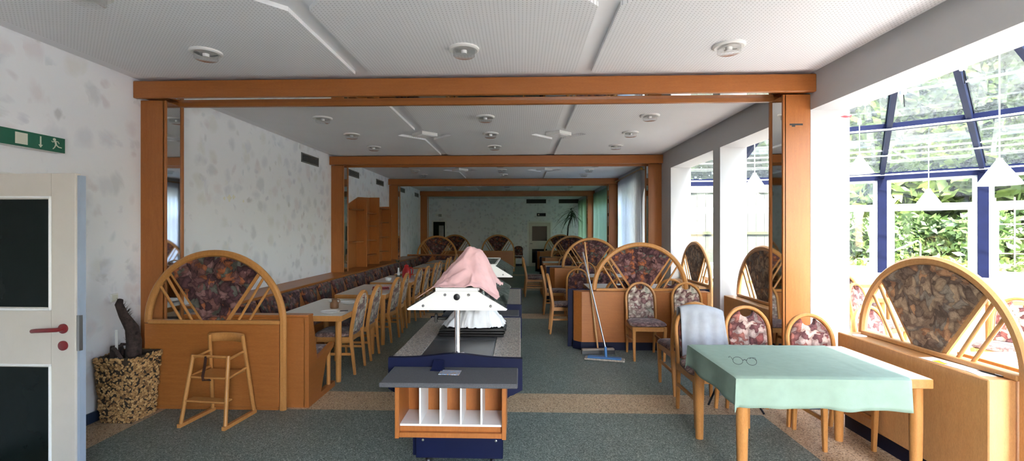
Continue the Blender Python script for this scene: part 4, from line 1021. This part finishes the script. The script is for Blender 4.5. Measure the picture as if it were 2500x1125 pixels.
def wcloth():
    nu, nv = 70, 50
    def fn(u, v):
        a, b_ = (u-.5)*2, (v-.5)*2
        th_ = math.atan2(b_, a); rad = .94+.30*mn_.noise(Vector((math.cos(th_)*1.6, math.sin(th_)*1.6, 3.3)))+.14*mn_.noise(Vector((math.cos(th_)*4, math.sin(th_)*4, 7.1)))
        r_ = math.hypot(a, b_); sq = max(abs(a), abs(b_)); f = sq/r_ if r_ > 1e-6 else 1
        px, py = a*f*.30*rad, b_*f*.20*rad; nz = mn_.noise_vector(Vector((px*9, py*9, 1.1))); px += nz.x*.035; py += nz.y*.035
        rr = min(1, sq)
        h = .215*(1-rr**2.2)*(.75+.35*math.exp(-((a-.25)/.5)**2)) + .05*wrinkle(px, py, 7, 1)*(1-rr*.5)+.03*wrinkle(px, py, 15, 4)+.01*wrinkle(px, py, 33, 6)-.045
        edge = max(0, (rr-.86)/.14)
        return (-.385+px, 3.93+py, .868+max(.002, h)-.012*edge*(abs(px) > .2))
    o = MB().grid(fn, nu, nv).build('cloth', 'white_cloth', None, 80, solid=.002)
    tag(o, 'crumpled white cloth heaped on the black trays of the buffet', 'cloth')
wcloth()
t = thing('serving_tongs', 'black handled serving tool lying under the white cloth', 'utensil', (-.60, 4.02, .885), R(8))
MB().box(-.11, .11, -.018, .018, 0, .022, .005).build('handle', 'black_plastic', t); MB().box(-.135, -.11, -.03, .03, -.02, .05, .004).build('guard', 'black_plastic', t)
# pink cloth over the sneeze guard
def pcloth():
    nu, nv = 90, 90; yA = 3.20
    def fn(u, v):
        a, b_ = (u-.5)*2, (v-.5)*2           # a across, b_ along
        x = a*.235+.01+.03*b_; y = yA-.02+(b_+1)*.45
        x += .03*math.sin(b_*2.2)*(1 if a < 0 else .4)
        ax = abs(x)
        roof = 1.258 if ax < .14 else 1.258-(ax-.14)*.66
        hump = .20*math.exp(-abs((x-.085)/(.135 if x > .085 else .17))**(4 if x > .085 else 2.4)-abs((y-yA-.42)/.30)**3)*(1+.10*math.sin(x*16+y*9))+.05*math.exp(-((x+.03)/.09)**2-((y-yA-.26)/.16)**2)
        z = roof+hump+wrinkle(x, y, 7, 3)*.030*min(1, (b_+1)*1.5)+wrinkle(x, y, 17, 8)*.012
        if a > .55 and b_ < -.1:             # corner hanging on the near right
            k = (a-.55)/.45*min(1, (-.1-b_)/.5); z -= .10*k; x += .07*k; y -= .05*k
        if a < -.6: z -= .03*(-.6-a)/.4
        if b_ < -.75: z -= .06*(-.75-b_)*(.4+.6*math.cos(a*5))
        zf = (1.262 if abs(x) < .16 else 1.262-(abs(x)-.16)*.66)
        return (CXc+x, y, max(z, zf) if abs(x) < .345 else z)
    o = MB().grid(fn, nu, nv).build('cloth', 'pink_cloth', None, 80, solid=.003)
    tag(o, 'pale pink cloth draped over the sneeze guard of the foreground buffet', 'cloth')
pcloth()

# ------------------------------------------------------------------ plant, high chair, brooms
t = thing('planter', 'square bark clad planter with a dead palm stump by the left wall', 'planter', (-3.445, 4.035, 0), 0)
# keep clear of wall and divider
hb, ht, Hp = .13, .165, .56
mb = MB(); mb.add([(-hb, -hb, 0), (hb, -hb, 0), (hb, hb, 0), (-hb, hb, 0), (-ht, -ht, Hp), (ht, -ht, Hp), (ht, ht, Hp), (-ht, ht, Hp), (-ht+.02, -ht+.02, Hp), (ht-.02, -ht+.02, Hp), (ht-.02, ht-.02, Hp), (-ht+.02, ht-.02, Hp), (-ht+.02, -ht+.02, Hp-.05), (ht-.02, -ht+.02, Hp-.05), (ht-.02, ht-.02, Hp-.05), (-ht+.02, ht-.02, Hp-.05)],
    [(3, 2, 1, 0)]+[(i, (i+1) % 4, 4+(i+1) % 4, 4+i) for i in range(4)]+[(4+i, 4+(i+1) % 4, 8+(i+1) % 4, 8+i) for i in range(4)]+[(8+i, 8+(i+1) % 4, 12+(i+1) % 4, 12+i) for i in range(4)]+[(12, 13, 14, 15)])
pot_ = mb.build('pot', 'pot_dark', t)
ch = MB(); rs = random.Random(5)
for side in range(4):
    ca, sa = math.cos(side*PI/2), math.sin(side*PI/2)
    for i in range(600):
        v = rs.random(); u = rs.uniform(-1, 1); hw = hb+(ht-hb)*v
        if rs.random() < .10: continue
        c = Vector((u*hw, -hw-.004, v*Hp)); l = rs.uniform(.010, .022); wd = l*rs.uniform(.45, .8); th = rs.uniform(-1, 1)*1.2
        d1_ = Vector((math.cos(th), rs.uniform(-.35, .1), math.sin(th))).normalized()*l; d2_ = Vector((-math.sin(th), rs.uniform(-.35, .1), math.cos(th))).normalized()*wd
        q = [c-d1_-d2_*.4, c-d2_, c+d1_-d2_*.3, c+d1_*.8+d2_*.6, c+d2_, c-d1_*.9+d2_*.5]; tipo = c+Vector((0, -rs.uniform(.006, .014), 0))
        pts = [Vector((p.x*ca-p.y*sa, p.x*sa+p.y*ca, max(.004, min(p.z, Hp+.012)))) for p in q+[tipo]]
        ch.add(pts, [(k, (k+1) % 6, 6) for k in range(6)])
o = ch.build('bark_chips', 'chip_bark', pot_, None); o['kind'] = 'stuff'
MB().grid(lambda u, v: ((u-.5)*2*(ht-.022), (v-.5)*2*(ht-.022), Hp-.035+.03*fnoise(u*.6, v*.6, 2, 1)), 16, 16).build('soil', 'soil', t, 60)
st = MB().tube([(.02, .02, Hp-.05), (.02, .03, .66), (.0, .03, .78), (-.05, .0, .90), (-.075, -.02, 1.0), (-.06, -.02, 1.04)], .06, 10, up=(0, 1, 0), scales=[1.0, .95, .85, .6, .5, .35]); stp = st.build('stump', 'bark', t, 60)
fb = MB()
for i in range(150):
    k = rs.random(); a = rs.uniform(0, 2*PI); z = .60+.44*k; cx2 = .02-.095*max(0, (k-.35)/.65); rr = .055-.03*k
    p = Vector((cx2+rr*math.cos(a), .02+rr*math.sin(a)*.8-.03*k, z)); d = Vector((math.cos(a), math.sin(a), rs.uniform(-.2, 1.2))).normalized()*rs.uniform(.02, .05)
    s_ = Vector((-math.sin(a), math.cos(a), 0))*.004; fb.add([p-s_, p+s_, p+d], [(0, 1, 2)])
o = fb.build('fibres', 'bark', stp, None); o['kind'] = 'stuff'
for i in range(3):
    a = 1.9+i*.9; MB().tube([(.08*math.cos(a), .08*math.sin(a), Hp-.02), (.11*math.cos(a), .11*math.sin(a), Hp+.06), (.12*math.cos(a+.8), .12*math.sin(a+.8), Hp+.07), (.12*math.cos(a+1.3), .12*math.sin(a+1.3), Hp-.02)], .016, 6, up=(0, 0, 1)).build('root', 'bark', t, 60)
MB().box(-.085, -.06, -.05, -.044, Hp-.05, .78, .001).build('plant_stake', 'white_paint', t)

t = thing('high_chair', 'beech child high chair in front of the left arched divider', 'high chair', (-2.62, 4.02, 0), R(-6))
LEG = {}
for s in (-1, 1):
    f0, f1 = Vector((s*.205, -.19, .03)), Vector((s*.165, -.105, .585)); r0_, r1_ = Vector((s*.205, .165, .03)), Vector((s*.16, .075, .72))
    MB().tube([f0, f1], .0165, 10, up=(1, 0, 0)).build('leg', 'wood_chair', t, 60); MB().tube([r0_, r1_], .0165, 10, up=(1, 0, 0)).build('leg', 'wood_chair', t, 60)
    MB().sweep([(s*.205, -.215, .016), (s*.205, .185, .016)], rect(.03, .03)).build('runner', 'wood_chair', t)
    MB().tube([(s*.167, -.11, .555), (s*.163, .09, .575)], .011, 8, up=(1, 0, 0)).build('arm_rail', 'wood_chair', t, 60)
    MB().tube([(s*.178, -.135, .40), (s*.178, .115, .43)], .011, 8, up=(1, 0, 0)).build('seat_rail', 'wood_chair', t, 60)
MB().tube([(-.165, -.108, .575), (.165, -.108, .575)], .012, 8).build('front_bar', 'wood_chair', t, 60)
MB().grid(lambda u, v: ((u-.5)*.34, .078+.05*math.sin(PI*u), .655+.075*v), 10, 2).build('backrest', 'wood_chair', t, 60, solid=.012)
MB().box(-.17, .17, -.14, .10, .395, .41, .004).build('seat', 'wood_chair', t)
MB().box(-.185, .185, -.175, -.08, .205, .219, .004).build('footrest', 'wood_chair', t)
MB().sweep([(-.03, -.122, .58), (-.035, -.13, .50), (-.04, -.145, .42), (-.03, -.15, .385), (.03, -.145, .39)], rect(.028, .005), (1, 0, 0)).build('strap', 'leather_strap', t)

t = thing('broom', 'push broom with long wooden handle leaning on the island divider', 'broom', (1.03, 6.31, 0), R(6))
MB().box(-.22, .22, -.03, .03, .045, .075, .01).build('head', 'broom_grey', t)
MB().prism([(-.035, .0), (.035, .0), (.025, .05), (-.025, .05)], 'yz', -.22, .22).build('bristles', 'black_plastic', t)
MB().tube([(0, 0, .06), (-.10, .335, 1.48)], .0115, 10, up=(1, 0, 0)).build('handle', 'wood_pale', t, 60)
t = thing('mop', 'flat floor mop with blue holder and silver handle before the island divider', 'mop', (1.06, 6.0, 0), R(-14))
MB().box(-.25, .25, -.065, .065, .004, .026, .008).build('mop_pad', 'mop_grey', t)
MB().box(-.21, .21, -.05, .05, .027, .042, .006).build('holder', 'mop_blue', t)
MB().tube([(0.02, 0, .04), (0.01, .04, .16)], .018, 10, up=(1, 0, 0)).build('joint', 'mop_blue', t, 60)
MB().tube([(0.01, .04, .15), (-.33, .50, 1.34)], .0115, 10, up=(1, 0, 0)).build('handle', 'chrome', t, 60)

# palm at the far right
t = thing('potted_palm', 'tall dark leaved palm at the far end before the curtain', 'palm', (1.98, 19.9, 0))
MB().lathe([(.14, 0), (.19, .4), (.17, .4), (.0, .36)], n=16).build('pot', 'pot_dark', t)
MB().tube([(0, 0, .36), (-.02, 0, 1.2), (.02, 0, 1.8), (.15, 0, 2.25), (.2, 0, 2.45)], .035, 8, up=(0, 1, 0), scales=[1.2, 1, .8, .7, .5]).build('trunk', 'bark', t, 60)
rs = random.Random(9)
for i in range(46):
    a = rs.uniform(0, 2*PI); el = rs.uniform(-.5, 1.1); L_ = rs.uniform(.45, .85); b0 = Vector((.14+.06*rs.random(), 0, rs.uniform(2.15, 2.5)))
    mb = MB(); pts = []
    for j in range(6):
        k = j/5; dirv = Vector((math.cos(a)*math.cos(el), math.sin(a)*math.cos(el), math.sin(el)))
        p = b0+dirv*L_*k+Vector((0, 0, -L_*.75*k*k)); sd_ = Vector((-math.sin(a), math.cos(a), 0))*.022*(1-k*k)+Vector((0, 0, .004)); pts += [p-sd_, p+sd_]
    mb.add(pts, [(2*j, 2*j+1, 2*j+3, 2*j+2) for j in range(5)]); mb.build('leaf', 'leaf_dark', t, 60)

# ------------------------------------------------------------------ small things on the tables
def lathed(name, label, cat, loc, prof, mat, n=20, group=None):
    return tag(MB().lathe(prof, n=n).build(name, mat, None, 50, loc), label, cat, group)
Z0 = TH+.001
PL = [(.0, .004), (.055, .004), (.062, 0), (.075, .004), (.105, .018), (.103, .021), (.07, .009), (.0, .008)]
lathed('plate', 'white saucer on the nearest left table, closer to the viewer', 'plate', (-2.12, 5.18, Z0), PL, 'porcelain', 24, 'plates on the nearest left table')
lathed('plate', 'white saucer on the nearest left table beside the chair', 'plate', (-2.16, 5.86, Z0), PL, 'porcelain', 24, 'plates on the nearest left table')
lathed('plate', 'white saucer behind the brown jug', 'plate', (-2.36, 5.96, Z0), PL, 'porcelain', 24, 'plates on the nearest left table')
t = thing('jug', 'small brown stoneware jug on the nearest left table', 'jug', (-2.20, 5.50, Z0))
MB().lathe([(.0, 0), (.046, 0), (.05, .01), (.05, .06), (.036, .075), (.030, .085), (.030, .10), (.036, .108), (.030, .108), (.025, .09), (0, .08)], n=20).build('body', 'stoneware', t, 50)
MB().tube([(.030, 0, .098), (.06, 0, .100), (.066, 0, .075), (.046, 0, .06)], .006, 8, up=(0, 1, 0)).build('handle', 'stoneware', t, 60)
t = thing('card_stack', 'grey printed cards lying on the nearest left table', 'cards', (-2.03, 5.28, Z0), R(20))
MB().box(-.06, .06, -.04, .04, 0, .002).build('card', 'paper', t, None); c = MB().box(-.05, .07, -.03, .05, .002, .004).build('card', 'shadow_room', t, None)
def napkins(label, x, y, rz):
    t = thing('napkin_tray', label, 'napkins', (x, y, Z0), R(rz))
    MB().box(-.13, .13, -.09, .09, 0, .014, .004).build('tray', 'dark_red', t)
    MB().grid(lambda u, v: ((u-.5)*.24, (v-.5)*.17, .018+.016*max(0, fnoise(u*.5, v*.5, 3, 1))+.01), 20, 14).build('napkin', 'red_cloth', t, 60, solid=.006)
    MB().grid(lambda u, v: (.05+(u-.5)*.2, .03+(v-.5)*.12, .034+.014*max(0, fnoise(u*.5, v*.5, 3, 3))+.004), 16, 10).build('napkin', 'pink_cloth', t, 60, solid=.004)
napkins('red folded napkins on the second left table', -2.17, 7.25, 15)
napkins('red folded napkins on the fourth left table', -2.12, 10.5, 0)
t = thing('thermos_jug', 'red insulated jug with handle on the third left table', 'jug', (-2.20, 9.02, Z0))
MB().lathe([(0, 0), (.075, 0), (.082, .02), (.085, .10), (.075, .16), (.05, .19), (.042, .21), (0, .21)], n=22).build('body', 'red_plastic', t, 50)
MB().lathe([(.044, .205), (.046, .235), (.03, .25), (.012, .252), (.010, .268), (0, .27)], n=18).build('lid', 'red_plastic', t, 50)
MB().tube([(.055, 0, .20), (.10, 0, .195), (.125, 0, .15), (.115, 0, .08), (.08, 0, .06)], .011, 8, up=(0, 1, 0)).build('handle', 'red_plastic', t, 60)
CUP = [(0, 0), (.045, 0), (.055, .012), (.058, .05), (.054, .05), (.05, .015), (0, .01)]
lathed('sugar_bowl', 'small white bowl on the third left table, left of the red jug', 'bowl', (-2.42, 8.55, Z0), CUP, 'porcelain', 20, 'white bowls on the third left table')
lathed('sugar_bowl', 'small white bowl on the third left table, right of the red jug', 'bowl', (-2.02, 9.15, Z0), CUP, 'porcelain', 20, 'white bowls on the third left table')
lathed('glass_dish', 'clear glass dish beside the red jug', 'dish', (-2.36, 9.05, Z0), CUP, 'clear_plastic', 20)
t = thing('bud_vase', 'slim white vase with a dried flower on the third left table', 'vase', (-2.46, 9.42, Z0))
MB().lathe([(0, 0), (.026, 0), (.03, .03), (.018, .10), (.016, .15), (.020, .16), (.014, .16), (0, .12)], n=16).build('vase', 'porcelain', t, 50)
MB().tube([(0, 0, .12), (.01, 0, .22), (-.02, .01, .30)], .004, 5, up=(0, 1, 0)).build('stem', 'leaf_dark', t, 60)
for k in range(5):
    a = k*1.3; MB().add([(-.02, .01, .28), (-.02+.05*math.cos(a), .01+.05*math.sin(a), .33), (-.02+.03*math.cos(a+.5), .01+.03*math.sin(a+.5), .27)], [(0, 1, 2)]).build('leaf', 'leaf_dark', t, None)
# papers on the foreground divider box
t = thing('paper_sheets', 'white papers with a yellow slip on the foreground divider ledge', 'papers', (2.755, 3.13, .788), R(96))
MB().box(-.15, .15, -.052, .052, 0, .002).build('sheet', 'paper', t, None); MB().box(-.02, .06, .0, .05, .002, .0035).build('slip', 'paper_yellow', t, None)
MB().prism([(.11*math.cos(2*PI*i/20)-.06, .03*math.sin(2*PI*i/20)+.0) for i in range(20)], 'xy', .0025, .006).build('envelope', 'paper', t, None)
t = thing('paper_card', 'small white card at the near end of the foreground divider ledge', 'card', (2.76, 2.92, .788), R(80))
MB().box(-.05, .05, -.045, .045, 0, .002).build('sheet', 'paper', t, None)
t = thing('pen', 'dark pen lying on the foreground divider ledge', 'pen', (2.80, 2.90, .7915), R(100))
MB().tube([(-.06, 0, .003), (.05, 0, .003), (.065, 0, .003)], .004, 8, scales=[1, 1, .3]).build('barrel', 'black_plastic', t, 60); MB().box(-.06, -.02, -.001, .001, .006, .009).build('clip', 'chrome', t)
lathed('coaster', 'pale round coaster at the far end of the foreground divider ledge', 'coaster', (2.76, 3.93, .788), [(0, 0), (.05, 0), (.05, .004), (0, .004)], 'paper', 20)
